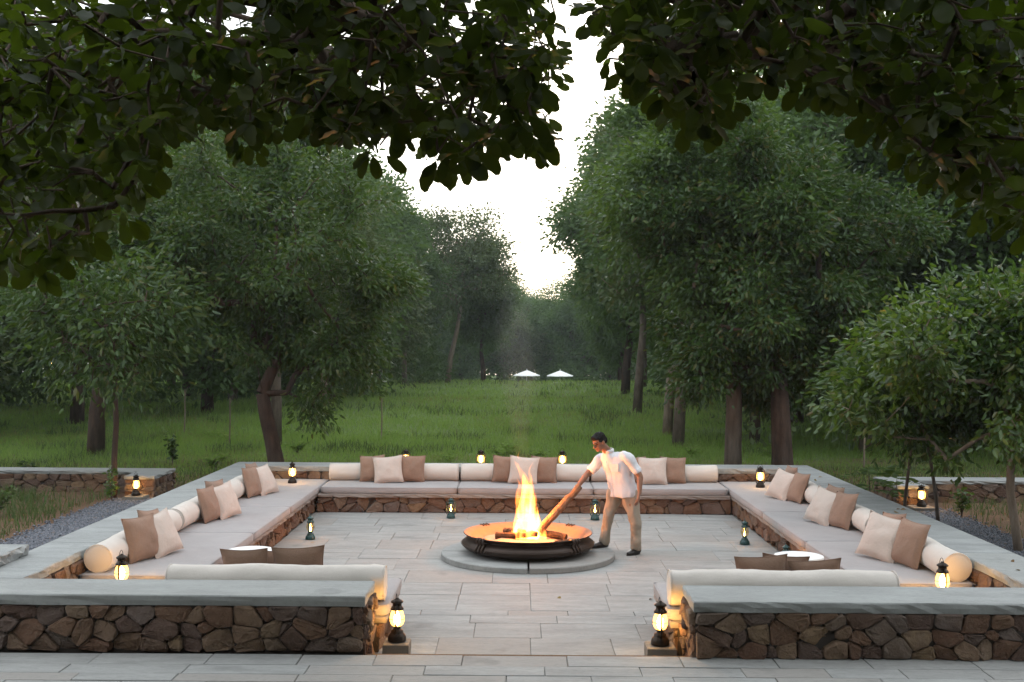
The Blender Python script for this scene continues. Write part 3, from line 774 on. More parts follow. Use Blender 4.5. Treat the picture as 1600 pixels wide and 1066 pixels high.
lantern(3.17, 15.95, .004, 'teal lantern on the paving by the right bench', True, 85, 1.02)
lantern(3.30, 14.05, .004, 'teal lantern top showing past the white cushion by the right bench', True, 80, 1.02)

# ------------------------------------------------------------------ fire bowl
FC = Vector((.13, 14.93, 0))
plinth = empty('fire_plinth', FC); tag(plinth, 'round flat stone plinth in four segments under the fire bowl', 'plinth')
for q in range(4):
    a0, a1 = q * math.pi/2, (q + 1) * math.pi/2; n = 18; Rr = 1.12; g = .016 if q in (2, 3) else .006
    pts = []
    for i in range(n + 1):
        a = a0 + (a1 - a0) * i / n; pts.append((Rr * math.cos(a), Rr * math.sin(a)))
    mid = ((a0 + a1) / 2); ox, oy = g * math.cos(mid) * 1.2, g * math.sin(mid) * 1.2
    ring = [(0, 0)] + pts
    V, Fc = [], []
    for z, ins in ((.004, 0), (.062, 0), (.072, .010)):
        for x, y in ring:
            rr = math.hypot(x, y); k = (rr - ins) / rr if rr else 1
            V.append((x * k + ox, y * k + oy, z + (random.uniform(-.003, .003) if z < .07 else 0)))
    m = len(ring)
    for k in range(2):
        for i in range(m): Fc.append((k*m+i, k*m+(i+1) % m, (k+1)*m+(i+1) % m, (k+1)*m+i))
    Fc.append(tuple(2*m+i for i in range(m))); Fc.append(tuple(range(m))[::-1])
    link('plinth_segment', mesh('plinth_segment', V, Fc, M['paving']), plinth)
bowl = empty('fire_bowl', FC + Vector((0, 0, .074))); tag(bowl, 'wide dark bronze fire bowl with flared rim and ring lugs', 'fire bowl')
outer = [(.02, 0), (.50, .0), (.70, .018), (.82, .055), (.868, .10), (.862, .135), (.825, .165), (.775, .188), (.765, .20), (.775, .215), (.835, .243), (.842, .250), (.836, .256)]
MB().lathe(outer, 64, cap=False).build('body', M['bowl'], bowl, smooth=True)
MB().lathe([(.836, .2565), (.800, .246), (.755, .215), (.74, .19), (.70, .14), (.60, .105), (.02, .10)], 64, cap=False).build('lining', M['bowl_in'], bowl, smooth=True)
for a in (45, 135, 225, 315):
    for da in (-3.4, 0, 3.4):
        b = R(a + da); c, s = math.cos(b), math.sin(b)
        prof = [(.79, .248), (.845, .254), (.868, .225), (.835, .19), (.86, .15), (.89, .11), (.872, .07)]
        MB().tube([(r * c, r * s, z) for r, z in prof], [.012, .017, .019, .02, .019, .016, .006], 8).build('ring_lug', M['bowl'], bowl, smooth=True)
    for da in (-6.5, 6.5):
        b = R(a + da); c, s = math.cos(b), math.sin(b)
        MB().lathe([(.002, -.018), (.014, -.012), (.018, 0), (.014, .012), (.002, .018)], 10, (.87 * c, .87 * s, .10)).build('stud', M['bowl'], bowl, smooth=True)
MB().tube([(.872 * math.cos(a), .872 * math.sin(a), .118) for a in np.linspace(0, 2 * math.pi, 65)], .007, 6).build('band', M['bowl'], bowl, smooth=True)
# ash bed
av, af = [], []
nr, na = 9, 36
for j in range(nr):
    r = .69 * j / (nr - 1)
    for i in range(na):
        a = 2 * math.pi * i / na; h = .135 + .05 * (1 - j / nr) + .02 * float(vnoise(np.array([r * 9 * math.cos(a), r * 9 * math.sin(a), 1.])))
        av.append((r * math.cos(a), r * math.sin(a), h if j < nr - 1 else .12))
for j in range(nr - 1):
    for i in range(na): af.append((j*na+i, (j+1)*na+i, (j+1)*na+(i+1) % na, j*na+(i+1) % na)[::-1])
t_ = tag(link('ash_bed', mesh('ash_bed', av, af, M['ash'], True), None, FC + Vector((0, 0, .074))), 'glowing pale ash bed filling the fire bowl', 'ash', kind='stuff')
# burning wood
def wood(p0, p1, r0, r1, mat, label, seed, n=9, sides=9, cat='log', group='firewood in the bowl'):
    p0, p1 = Vector(p0), Vector(p1); rs = np.random.default_rng(seed); pts, rad = [], []
    for i in range(n):
        t = i / (n - 1); p = p0.lerp(p1, t); pts.append(p - p0 + Vector(rs.normal(0, r0 * .12, 3) * (0 < i < n - 1)))
        rad.append((r0 + (r1 - r0) * t) * rs.uniform(.88, 1.1))
    root = link('log', MB().tube(pts, rad, sides).mesh('log', M[mat]), None, p0)
    return tag(root, label, cat, group)
fz = .074 + .17
wood((FC.x - .42, FC.y + .05, fz + .02), (FC.x + .12, FC.y - .12, fz + .07), .045, .04, 'char', 'charred log lying under the flames, left end out', 1)
wood((FC.x + .50, FC.y - .05, fz + .02), (FC.x + .02, FC.y + .10, fz + .08), .05, .045, 'char', 'charred log lying under the flames, right end out', 2)
wood((FC.x - .30, FC.y + .42, fz + .03), (FC.x - .05, FC.y - .06, fz + .09), .04, .035, 'char', 'charred log slanting to the back of the bowl', 3)
wood((FC.x + .36, FC.y - .36, fz - .005), (FC.x + .60, FC.y - .16, fz - .005), .045, .035, 'char', 'short charred stub near the right rim of the bowl', 4)

# flames: tongues of glowing gas
def m_fire():
    t = NT('flame gas')
    tc = t.n('ShaderNodeTexCoord'); sep = t.n('ShaderNodeSeparateXYZ'); t.l(tc.outputs['Object'], sep.inputs[0])
    n = t.noise(7, 4, .6, vec=tc.outputs['Object'], stretch=(1.5, 1.5, .38))
    hz = t.n('ShaderNodeMapRange'); hz.inputs[1].default_value = .1; hz.inputs[2].default_value = .95; hz.inputs[3].default_value = 1.0; hz.inputs[4].default_value = .16
    t.l(sep.outputs[2], hz.inputs[0])
    nn = t.n('ShaderNodeMapRange'); nn.inputs[1].default_value = .40; nn.inputs[2].default_value = .60; nn.inputs[3].default_value = .02; nn.inputs[4].default_value = 1.0
    t.l(n, nn.inputs[0])
    mu = t.n('ShaderNodeMath', operation='MULTIPLY'); t.l(hz.outputs[0], mu.inputs[0]); t.l(nn.outputs[0], mu.inputs[1])
    st = t.n('ShaderNodeMath', operation='MULTIPLY'); t.l(mu.outputs[0], st.inputs[0]); st.inputs[1].default_value = 60.0
    e = t.n('ShaderNodeEmission'); e.inputs[0].default_value = (1.0, .25, .040, 1); t.l(st.outputs[0], e.inputs[1])
    t.l(e.outputs[0], t.out.inputs[1]); return t.m
M['fire'] = m_fire()
fire = empty('fire', FC + Vector((0, 0, .074 + .14))); tag(fire, 'tall orange and white flames burning in the bronze bowl', 'fire')
fire.scale = (.84, .84, 1.04)
def tongue(pts, rad, seed):
    P, Q = [], []
    n = 26; pts = [Vector(p) for p in pts]
    for i in range(n):                                            # smooth path
        t = i / (n - 1) * (len(pts) - 1); k = min(int(t), len(pts) - 2); f = t - k
        a, b = pts[max(k-1, 0)], pts[min(k+2, len(pts)-1)]; p, q = pts[k], pts[k+1]
        P.append(p * (2*f**3 - 3*f**2 + 1) + q * (3*f**2 - 2*f**3) + (q - a) * .5 * (f**3 - 2*f**2 + f) + (b - p) * .5 * (f**3 - f**2))
        Q.append(rad[k] * (1 - f) + rad[k+1] * f)
    mb = MB().tube(P, Q, 14); V = np.array(mb.v)
    V[:, :2] += np.stack([vnoise(V * np.array([7, 7, 5]) + seed), vnoise(V * np.array([7, 7, 5]) + seed + 9)], -1) * .05 * np.clip(V[:, 2:3] * 2, .2, 1) + np.stack([vnoise(V * np.array([19, 19, 8]) + seed), vnoise(V * np.array([19, 19, 8]) + seed + 5)], -1) * .022
    link('flame', mesh('flame', V, mb.f, M['fire'], True), fire)
tongue([(0, 0, -.02), (-.01, 0, .12), (-.01, 0, .32), (.0, 0, .52), (-.03, 0, .70), (-.07, 0, .86)], [.20, .215, .165, .125, .07, .004], 1)
tongue([(-.10, .03, 0), (-.14, .03, .15), (-.15, .03, .30), (-.17, .03, .42)], [.10, .09, .05, .004], 2)
tongue([(.11, .02, 0), (.13, .02, .2), (.10, .02, .42), (.11, .02, .62)], [.11, .10, .06, .004], 3)
tongue([(-.02, -.04, .3), (-.07, -.04, .5), (-.05, -.04, .72), (-.13, -.04, .93), (-.21, -.04, 1.03)], [.07, .08, .05, .025, .003], 4)
tongue([(.0, .05, .35), (.03, .05, .55), (-.0, .05, .75), (.02, .05, .9)], [.08, .07, .035, .003], 5)
tongue([(.04, -.02, .5), (.07, -.02, .68), (.03, -.02, .86), (.06, -.02, 1.0)], [.05, .045, .02, .002], 8)
tongue([(-.12, .0, .35), (-.16, .0, .55), (-.12, .0, .68), (-.17, .0, .82)], [.05, .04, .02, .002], 9)
tongue([(-.15, -.02, 1.0), (-.19, -.02, 1.06), (-.17, -.02, 1.13)], [.004, .014, .002], 10)
tongue([(-.26, -.02, 0), (-.25, -.02, .06), (-.26, -.02, .13)], [.05, .035, .003], 6)
tongue([(.24, -.02, 0), (.25, -.02, .07), (.23, -.02, .15)], [.06, .04, .003], 7)
for i, (z, p) in enumerate(((.26, 42), (.60, 40))):
    ld = bpy.data.lights.new('fire_light', 'POINT'); ld.energy = p; ld.color = (1, .33, .075); ld.shadow_soft_size = .12
    lo = link('fire_light', ld, fire, (0, 0, z))

# ------------------------------------------------------------------ the man tending the fire
def fused(name, shapes, mat, voxel, parent, smooth_it=4, post=None):
    """one continuous skin over overlapping closed shapes"""
    mb = MB()
    for s in shapes: mb.add(s.v, s.f)
    tmp = bpy.data.objects.new('tmp', mb.mesh('tmp', None)); COL.objects.link(tmp)
    md = tmp.modifiers.new('r', 'REMESH'); md.mode = 'VOXEL'; md.voxel_size = voxel; md.use_smooth_shade = True
    sm = tmp.modifiers.new('s', 'SMOOTH'); sm.factor = .5; sm.iterations = smooth_it
    dg = bpy.context.evaluated_depsgraph_get(); dg.update()
    me = bpy.data.meshes.new_from_object(tmp.evaluated_get(dg)); me.name = name
    bpy.data.objects.remove(tmp)
    me.materials.clear(); me.materials.append(mat)
    if post: post(me)
    return link(name, me, parent)
def limb(pts, rad, n=14):
    """closed tapered tube with rounded ends"""
    pts = [Vector(p) for p in pts]; P, Q = [], []
    r0 = rad[0]; r0 = max(r0) if isinstance(r0, tuple) else r0
    r1 = rad[-1]; r1 = max(r1) if isinstance(r1, tuple) else r1
    sc = lambda r, k: (r[0]*k, r[1]*k) if isinstance(r, tuple) else r * k
    d0 = (pts[1] - pts[0]).normalized(); d1 = (pts[-1] - pts[-2]).normalized()
    for t in (.98, .8, .45): P.append(pts[0] - d0 * r0 * t * .8); Q.append(sc(rad[0], math.sqrt(1 - t*t)))
    m = len(pts)
    for i in range(m - 1):
        for f in (0, .33, .66):
            a, b = pts[max(i-1, 0)], pts[min(i+2, m-1)]; p, q = pts[i], pts[i+1]
            P.append(p * (2*f**3 - 3*f**2 + 1) + q * (3*f**2 - 2*f**3) + (q - a) * .5 * (f**3 - 2*f**2 + f) + (b - p) * .5 * (f**3 - f**2))
            ra, rb = rad[i], rad[i+1]
            if isinstance(ra, tuple) or isinstance(rb, tuple):
                ra = ra if isinstance(ra, tuple) else (ra, ra); rb = rb if isinstance(rb, tuple) else (rb, rb)
                Q.append((ra[0]*(1-f) + rb[0]*f, ra[1]*(1-f) + rb[1]*f))
            else: Q.append(ra * (1 - f) + rb * f)
    P.append(pts[-1]); Q.append(rad[-1])
    for t in (.45, .8, .98): P.append(pts[-1] + d1 * r1 * t * .8); Q.append(sc(rad[-1], math.sqrt(1 - t*t)))
    return MB().tube(P, Q, n)
def ball(c, r, n=14, m=9):
    """ellipsoid; r = radii, axis-aligned"""
    prof = [(math.sin(math.pi * (j + .02) / (m - 1 + .04)), -math.cos(math.pi * (j + .02) / (m - 1 + .04))) for j in range(m)]
    b = MB().lathe(prof, n)
    b.v = [(c[0] + x * r[0], c[1] + y * r[1], c[2] + z * r[2]) for x, y, z in b.v]; return b
def turned(b, mat3, c):
    b.v = [tuple(mat3 @ (Vector(p) - Vector(c)) + Vector(c)) for p in b.v]; return b
man = empty('person', (1.38, 15.2, 0)); tag(man, 'man in white short-sleeved shirt and khaki trousers bending to push a log into the fire', 'person')
man.location = (0, 0, 0)
V3 = Vector
f_dir = V3((-.78, -.62, 0)).normalized(); r_dir = f_dir.cross(V3((0, 0, 1)))          # facing, and his right-hand side
neck = V3((1.205, 15.17, 1.345)); pelvis = V3((1.40, 15.20, .82)); chest = V3((1.325, 15.18, 1.12))
shR, shL = V3((1.135, 15.31, 1.27)), V3((1.435, 15.06, 1.305))
elR, wrR, haR = V3((.925, 15.24, 1.055)), V3((.775, 15.13, .885)), V3((.735, 15.10, .835))
elL, wrL, haL = V3((1.60, 15.02, 1.055)), V3((1.592, 14.955, .845)), V3((1.57, 14.94, .775))
hipR, hipL = V3((1.285, 15.27, .77)), V3((1.475, 15.13, .78))
knR, knL = V3((1.20, 15.24, .465)), V3((1.555, 15.10, .43))
anR, anL = V3((1.145, 15.27, .155)), V3((1.57, 15.15, .085))
headc = V3((1.065, 15.08, 1.495))
hd = f_dir * .9 + V3((0, 0, -.42)); hd.normalize()                                     # where the face looks
hx = hd.cross(V3((0, 0, 1))).normalized(); hz = hx.cross(hd).normalized()
HM = Matrix((hx, -hd, hz)).transposed()                                                # local: x his right, -y forward, z up
def hp(x, y, z): return headc + HM @ V3((x, y, z))
def hball(c, r, n=14, m=9):
    b = ball((0, 0, 0), r, n, m); b.v = [tuple(headc + HM @ (V3(p) + V3(c))) for p in b.v]; return b
S = []
S += [hball((0, .012, .03), (.076, .096, .088), 20, 13), hball((0, -.022, -.045), (.058, .068, .072)), hball((0, -.055, -.088), (.032, .030, .026)),
      hball((0, -.10, -.022), (.013, .020, .026), 10, 7), hball((0, -.105, -.034), (.017, .014, .010), 10, 7), hball((0, -.085, .022), (.05, .016, .010), 10, 7),
      hball((0, -.085, -.064), (.024, .014, .008), 10, 7), hball((.078, .012, -.008), (.010, .020, .034), 10, 7), hball((-.078, .012, -.008), (.010, .020, .034), 10, 7)]
S.append(limb([neck + V3((.01, .0, -.06)), neck, hp(0, .03, -.06), hp(0, .02, 0)], [.062, .056, .052, .05]))
S.append(limb([pelvis, chest, neck + V3((0, 0, -.07))], [.085, .085, .06]))
S.append(limb([shR.lerp(chest, .1), chest.lerp(neck, .6), shL.lerp(chest, .1)], [.05, .07, .05]))
def hand(wr, ha, along, palm_n, thumb_side, curl, wrap=None):
    """palm + four fingers + thumb; along = finger direction, palm_n = where the palm looks"""
    along, palm_n = along.normalized(), palm_n.normalized(); side = along.cross(palm_n).normalized() * thumb_side
    out = [limb([wr, wr.lerp(ha, .6), ha + along * .035], [(.024, .024), (.036, .020), (.040, .016)], 12)]
    for k, L in ((-1.5, .062), (-.5, .074), (.5, .080), (1.5, .072)):
        b = ha + along * .035 + side * (k * .0195); d = along.copy(); pts = [b - along * .02, b]
        for j in range(3):
            d = (Matrix.Rotation(curl, 3, palm_n.cross(along)) if False else Matrix.Rotation(curl, 3, along.cross(palm_n))) @ d
            pts.append(pts[-1] + d * L * (.42, .33, .25)[j])
        out.append(limb(pts, [.0095, .0095, .009, .0085, .0075], 8))
    b = ha - along * .01 + side * .034
    out.append(limb([b - side * .015, b + side * .012 + along * .02 + palm_n * .012, b + side * .012 + along * .045 + palm_n * .03, b + along * .065 + palm_n * .045], [.013, .012, .0105, .009], 8))
    return out
S.append(limb([shR, shR.lerp(elR, .5), elR, elR.lerp(wrR, .3), wrR], [.058, .050, .041, .041, .027]))
S.append(limb([shL, shL.lerp(elL, .5), elL, elL.lerp(wrL, .3), wrL], [.058, .050, .041, .041, .027]))
log_a, log_b = V3((.80, 15.06, .90)), V3((.27, 14.93, .33))
log_d = (log_b - log_a).normalized()
side_v = log_d.cross(V3((0, 1, 0))).normalized()
S += hand(wrR, haR, (haR - wrR).normalized() * .6 + V3((-.2, -.65, -.1)), log_d.cross(V3((-.5, -.8, 0))).normalized() * -1 if log_d.cross(V3((-.5, -.8, 0))).z > 0 else log_d.cross(V3((-.5, -.8, 0))).normalized(), 1, .75)
S += hand(wrL, haL, V3((-.12, -.06, -1)), V3((-.5, .4, 0)), 1, .28)
for hip, kn, an in ((hipR, knR, anR), (hipL, knL, anL)):
    S.append(limb([hip, hip.lerp(kn, .5), kn, kn.lerp(an, .3), an], [.085, .075, .055, .055, .038]))
def face_marks(me):
    me.materials.append(M['hair']); me.materials.append(m_simple('lip', (.20, .075, .06), .5)); inv = HM.transposed()
    for p in me.polygons:
        c = inv @ (Vector(p.center) - headc)
        if -.14 < c.y < -.05:
            if .016 < abs(c.x) < .043 and -.006 < c.z < .007: p.material_index = 1          # eyes
            elif .012 < abs(c.x) < .050 and .018 < c.z < .029: p.material_index = 1          # brows
            elif abs(c.x) < .024 and -.071 < c.z < -.058 : p.material_index = 2
fused('body', S, M['skin'], .006, man, 3, face_marks)
# hair cap
cap_ = hball((0, .020, .044), (.083, .098, .088), 20, 13)
cut = [hball((0, .085, -.005), (.066, .040, .062)), hball((.062, .03, .01), (.020, .040, .035), 10, 7), hball((-.062, .03, .01), (.020, .040, .035), 10, 7), hball((0, -.05, .082), (.06, .045, .036))]
def ruffle(me):
    co = np.empty(len(me.vertices) * 3, np.float32); me.vertices.foreach_get('co', co); co = co.reshape(-1, 3)
    inv = np.array(HM.transposed()); loc = (co - np.array(headc)) @ inv.T
    co += (vnoise(co * 70)[:, None] * .004) * ((co - np.array(headc)) / .09)
    low = (loc[:, 1] < -.045) & (loc[:, 2] < .06)               # lift the fringe off the brow
    loc[low, 1] = -.045; co[low] = loc[low] @ inv + np.array(headc)
    me.vertices.foreach_set('co', co.ravel())
fused('hair', [cap_] + cut, M['hair'], .007, man, 2, ruffle)
def rumple(k, s):
    def go(me):
        co = np.empty(len(me.vertices) * 3, np.float32); no = np.empty_like(co)
        me.vertices.foreach_get('co', co); me.vertex_normals.foreach_get('vector', no)
        co = co.reshape(-1, 3); no = no.reshape(-1, 3)
        n = vnoise(co * np.array([9, 9, 5]) * s + 3) + .6 * vnoise(co * np.array([16, 16, 10]) * s)
        me.vertices.foreach_set('co', (co + no * (n * k)[:, None]).astype(np.float32).ravel())
    return go
sl = lambda a, b, t: a.lerp(b, t)
hem = pelvis + V3((-.005, 0, -.060))
def oriented(pts, rad, wide):
    """torso tube whose wide axis follows a given direction"""
    pts = [Vector(p) for p in pts]; n = 22; v, f = [], []; wide = wide.normalized()
    for j, p in enumerate(pts):
        t = (pts[min(j+1, len(pts)-1)] - pts[max(j-1, 0)]).normalized()
        a = (wide - t * wide.dot(t)).normalized(); b = t.cross(a)
        for i in range(n):
            q = 2 * math.pi * i / n; v.append(p + a * rad[j][0] * math.cos(q) + b * rad[j][1] * math.sin(q))
    for j in range(len(pts) - 1):
        for i in range(n): f.append((j*n+i, j*n+(i+1) % n, (j+1)*n+(i+1) % n, (j+1)*n+i))
    f.append(tuple(range(n))[::-1]); f.append(tuple((len(pts)-1)*n+i for i in range(n)))
    return MB().add(v, f)
shw = (shL - shR)
shirt = [oriented([hem, pelvis + V3((-.01, 0, .06)), pelvis.lerp(chest, .6), chest, chest.lerp(neck, .45), chest.lerp(neck, .75), neck + V3((0, 0, -.02)), neck + V3((-.012, -.005, .03))],
                  [(.222, .165), (.208, .155), (.195, .145), (.195, .140), (.185, .125), (.145, .10), (.085, .08), (.068, .066)], shw),
         limb([chest.lerp(neck, .6).lerp(shR, .6), shR, sl(shR, elR, .45), sl(shR, elR, .74)], [.080, .072, .066, .066]),
         limb([chest.lerp(neck, .6).lerp(shL, .6), shL, sl(shL, elL, .45), sl(shL, elL, .74)], [.080, .070, .066, .068])]
shirt_o = fused('shirt', shirt, M['shirt'], .010, man, 5, rumple(.020, .95))
# collar, placket and buttons, pocket
fr = f_dir
col_c = neck + V3((-.012, -.005, .030))
mbc = MB(); mbc.tube([col_c + Matrix.Rotation(a, 3, 'Z') @ (fr * .071) + V3((0, 0, .004 - .016 * math.cos(a))) for a in np.linspace(.35, 2 * math.pi - .35, 18)], [(.005, .019)] * 18, 8)
mbc.build('collar', M['shirt'], shirt_o, smooth=True)
def on_front(base, off):
    """point of the shirt surface reached from the axis going forward"""
    o = base; d = (fr * .9 + r_dir * off).normalized(); best, bd = None, 0
    ok, loc, nor, idx = shirt_o.ray_cast(o, d)
    return (loc, nor) if ok else (o + d * .13, d)
for t in (.05, .28, .5, .72, .92):
    ax = hem.lerp(chest, t) if t < .8 else chest.lerp(neck, (t - .8) * 2.5)
    loc, nor = on_front(ax, 0)
    link('button', ball((0, 0, 0), (.006, .006, .006), 8, 5).mesh('button', M['shirt'], True), shirt_o, loc + nor * .001)
seam = []
for t in np.linspace(.02, .97, 14):
    ax = hem.lerp(chest, t / .8) if t < .8 else chest.lerp(neck, (t - .8) * 3.2)
    loc, nor = on_front(ax, .07); seam.append(loc + nor * .002)
MB().tube(seam, .0045, 5).build('placket', M['shirt'], shirt_o, smooth=True)
pc, pn = on_front(chest + V3((0, 0, .04)), -.55)
pu = V3((0, 0, 1)) - pn * pn.z; pu.normalize(); pw = pu.cross(pn)
MB().add([pc + pn * e + pw * a * .05 + pu * b * .055 for e in (-.01, .006) for a, b in ((-1, -1), (1, -1), (1, 1), (-1, 1))], [(0, 1, 2, 3)[::-1], (4, 5, 6, 7), (0, 1, 5, 4), (1, 2, 6, 5), (2, 3, 7, 6), (3, 0, 4, 7)]).build('pocket', M['shirt'], shirt_o)
# trousers
trs = [oriented([pelvis + V3((0, 0, .10)), pelvis, pelvis + V3((0, 0, -.06))], [(.165, .120), (.18, .135), (.165, .125)], shw)]
for hip, kn, an in ((hipR, knR, anR), (hipL, knL, anL)):
    trs.append(limb([hip + V3((0, 0, .02)), hip.lerp(kn, .45), kn, kn.lerp(an, .5), an + V3((0, 0, .0))], [.104, .092, .076, .072, .070]))
fused('trousers', trs, M['trouser'], .011, man, 4, rumple(.019, 1.2))
def shoe(heel, toe, z):
    h, t = V3((*heel, z)), V3((*toe, z)); d = (t - h).normalized()
    sh = [limb([h + V3((0, 0, .045)), h.lerp(t, .45) + V3((0, 0, .040)), h.lerp(t, .8) + V3((0, 0, .032)), t + V3((0, 0, .028))], [(.042, .045), (.046, .040), (.046, .032), (.032, .024)]),
          limb([h + V3((0, 0, .05)), h + V3((0, 0, .10)) + d * .02], [.046, .042])]
    o = fused('shoe', sh, M['shoe'], .008, man, 2)
    sole = oriented([h + V3((0, 0, .001)), h + V3((0, 0, .014))], [(.01, .01)] * 2, d)
    n = 20; v = []
    for zz in (.001, .016):
        for i in range(n):
            a = 2 * math.pi * i / n; c = math.cos(a)
            v.append(h.lerp(t, .5) + d * ((t - h).length / 2 + .035) * c + d.cross(V3((0, 0, 1))) * .045 * math.sin(a) * (1 - .12 * c * 0) + V3((0, 0, zz)))
    f = [tuple(range(n))[::-1], tuple(n + i for i in range(n))] + [(i, (i+1) % n, n + (i+1) % n, n + i) for i in range(n)]
    link('sole', mesh('sole', v, f, M['shoe']), o)
shoe((1.185, 15.29), (.985, 15.17), .074)
shoe((1.60, 15.18), (1.46, 15.04), .002)
w0 = wrR.lerp(elR, .06); wd = (elR - wrR).normalized(); wa = wd.cross(V3((0, 0, 1))).normalized(); wb = wd.cross(wa)
MB().tube([w0 + (wa * math.cos(a) + wb * math.sin(a)) * .031 for a in np.linspace(0, 2 * math.pi, 17)], .006, 6).build('watch', M['steel'], man, smooth=True)
lg = wood(log_a - log_d * .02, log_b, .042, .060, 'log', 'rough log held by the man with one end in the flames', 9, 12, 10, group=None)
# re-seat the person at his feet: children keep their place
off = V3((1.37, 15.2, 0)); man.location = off
for c in man.children: c.location -= off

# ------------------------------------------------------------------ vegetation
def leaves(pos, dirs, L, Wd, rs, hexa=True, fold=.25):
    """leaf blades from base points and directions; returns verts, faces"""
    n = len(pos); d = dirs / np.linalg.norm(dirs, axis=1, keepdims=True)
    r = rs.normal(size=(n, 3)); s = np.cross(d, r); s /= np.linalg.norm(s, axis=1, keepdims=True) + 1e-9
    u = np.cross(s, d)
    l = (L * rs.uniform(.5, 1.25, n))[:, None]; w = (Wd * rs.uniform(.75, 1.15, n))[:, None] / 2
    if hexa:
        V = np.stack([pos, pos + d*l*.33 + s*w + u*w*fold, pos + d*l*.70 + s*w*.8 + u*w*fold*.4 - u*l*.03, pos + d*l - u*l*.12,
                      pos + d*l*.70 - s*w*.8 + u*w*fold*.4 - u*l*.03, pos + d*l*.33 - s*w + u*w*fold], 1)
        F = np.array([(0, 1, 2, 3), (0, 3, 4, 5)])
        return V.reshape(-1, 3), (F[None] + (np.arange(n) * 6)[:, None, None]).reshape(-1, 4)
    V = np.stack([pos, pos + d*l*.5 + s*w + u*w*fold, pos + d*l, pos + d*l*.5 - s*w + u*w*fold], 1)
    F = np.array([(0, 1, 2), (0, 2, 3)])
    return V.reshape(-1, 3), (F[None] + (np.arange(n) * 4)[:, None, None]).reshape(-1, 3)

def skeleton(starts, tips, r_tip, expo, rs, wob=.12, keep=None):
    """grow limbs: each tip joins the nearest node already reached; thickness follows what a limb carries"""
    nodes = [np.array(p, float) for p in starts]; par = [i - 1 for i in range(len(starts))]
    fork = nodes[-1]; order = np.argsort(np.linalg.norm(tips - fork, axis=1)); tipn = []
    lo = max(0, len(starts) - 1 - (keep or 0))
    for k in order:
        t = tips[k]; arr = np.array(nodes[lo:]); dd = np.linalg.norm(arr - t, axis=1) + .25 * np.linalg.norm(arr - fork, axis=1)
        j = int(np.argmin(dd)) + lo; a = nodes[j]; L = np.linalg.norm(t - a)
        steps = 1 if L < .5 else (2 if L < 1.4 else 3); p = j
        for q in range(1, steps + 1):
            f = q / steps; pt = a + (t - a) * f + rs.normal(0, wob * L * .5, 3) * (f < 1) + np.array((0, 0, .10 * L * math.sin(f * math.pi)))
            nodes.append(pt); par.append(p); p = len(nodes) - 1
        tipn.append(p)
    cnt = np.zeros(len(nodes))
    for i in tipn: cnt[i] += 1
    for i in range(len(nodes) - 1, 0, -1): cnt[par[i]] += cnt[i]
    rad = r_tip * np.maximum(cnt, 1) ** expo
    return np.array(nodes), par, rad
def limbs_mesh(nodes, par, rad, trunk_n, trunk_r, name, mat, min_r=0.):
    mb = MB(); nt = trunk_n
    mb.tube([tuple(p) for p in nodes[:nt]], [max(trunk_r[i], 0) for i in range(nt)], 12)
    for i in range(nt, len(nodes)):
        if rad[i] < min_r: continue
        a, b = nodes[par[i]], nodes[i]
        if np.linalg.norm(a - b) < 1e-4: continue
        ra = min(rad[par[i]], rad[i] * 1.35) if par[i] >= nt else min(rad[i] * 1.3, trunk_r[min(par[i], nt - 1)])
        mb.tube([tuple(a), tuple(b)], [ra, rad[i]], 6 if rad[i] > .02 else 4, cap=False)
    return mb.mesh(name, mat, True)

def tree_meshes(seed, trunk, trunk_r, crown_c, crown_r, lobes, n_cl, per, leaf, sigma, mat_l, mat_b, droop=.6, hexa=True, r_tip=.008, expo=.45, shell=.42, keep=1, min_r=.004, bottom=None, lob=(.20, .42), fill=.25):
    rs = np.random.default_rng(seed); cc, cr = np.array(crown_c, float), np.array(crown_r, float)
    LB = []
    for i in range(lobes):
        v = rs.normal(size=3); v /= np.linalg.norm(v); LB.append((v * rs.uniform(.42, .92), rs.uniform(*lob)))
    T = []
    while len(T) < n_cl:
        if rs.random() < fill:
            v = rs.normal(size=3); p = v / np.linalg.norm(v) * rs.random() ** shell * .85
        else:
            c, r = LB[rs.integers(lobes)]; v = rs.normal(size=3); p = c + v / np.linalg.norm(v) * r * rs.random() ** .4
        q = cc + p * cr
        if bottom is not None and q[2] < bottom + .5 * rs.random(): continue
        T.append(q)
    T = np.array(T); nodes, par, rad = skeleton(trunk, T, r_tip, expo, rs, keep=keep)
    wood_m = limbs_mesh(nodes, par, rad, len(trunk), trunk_r, 'trunk', mat_b, min_r)
    k = rs.integers(0, len(T), n_cl * per); c = T[k]
    pos = c + rs.normal(0, 1, (len(k), 3)) * np.array([1, 1, .75]) * sigma
    out = (pos - cc) / cr; out /= np.linalg.norm(out, axis=1, keepdims=True) + 1e-6
    dirs = (pos - c) / sigma * .5 + out * .5 + rs.normal(0, .55, pos.shape) + np.array([0, 0, -droop])
    V, F = leaves(pos, dirs, leaf[0], leaf[1], rs, hexa)
    return wood_m, mesh('crown', V, F, mat_l)
def plant_tree(name, meshes, loc, label, group=None, rz=0., k=1., sz=None, cat='tree'):
    root = empty(name, loc, rz); root.scale = (k, k, sz or k); tag(root, label, cat, group)
    link('trunk', meshes[0], root); link('crown', meshes[1], root)
    return root

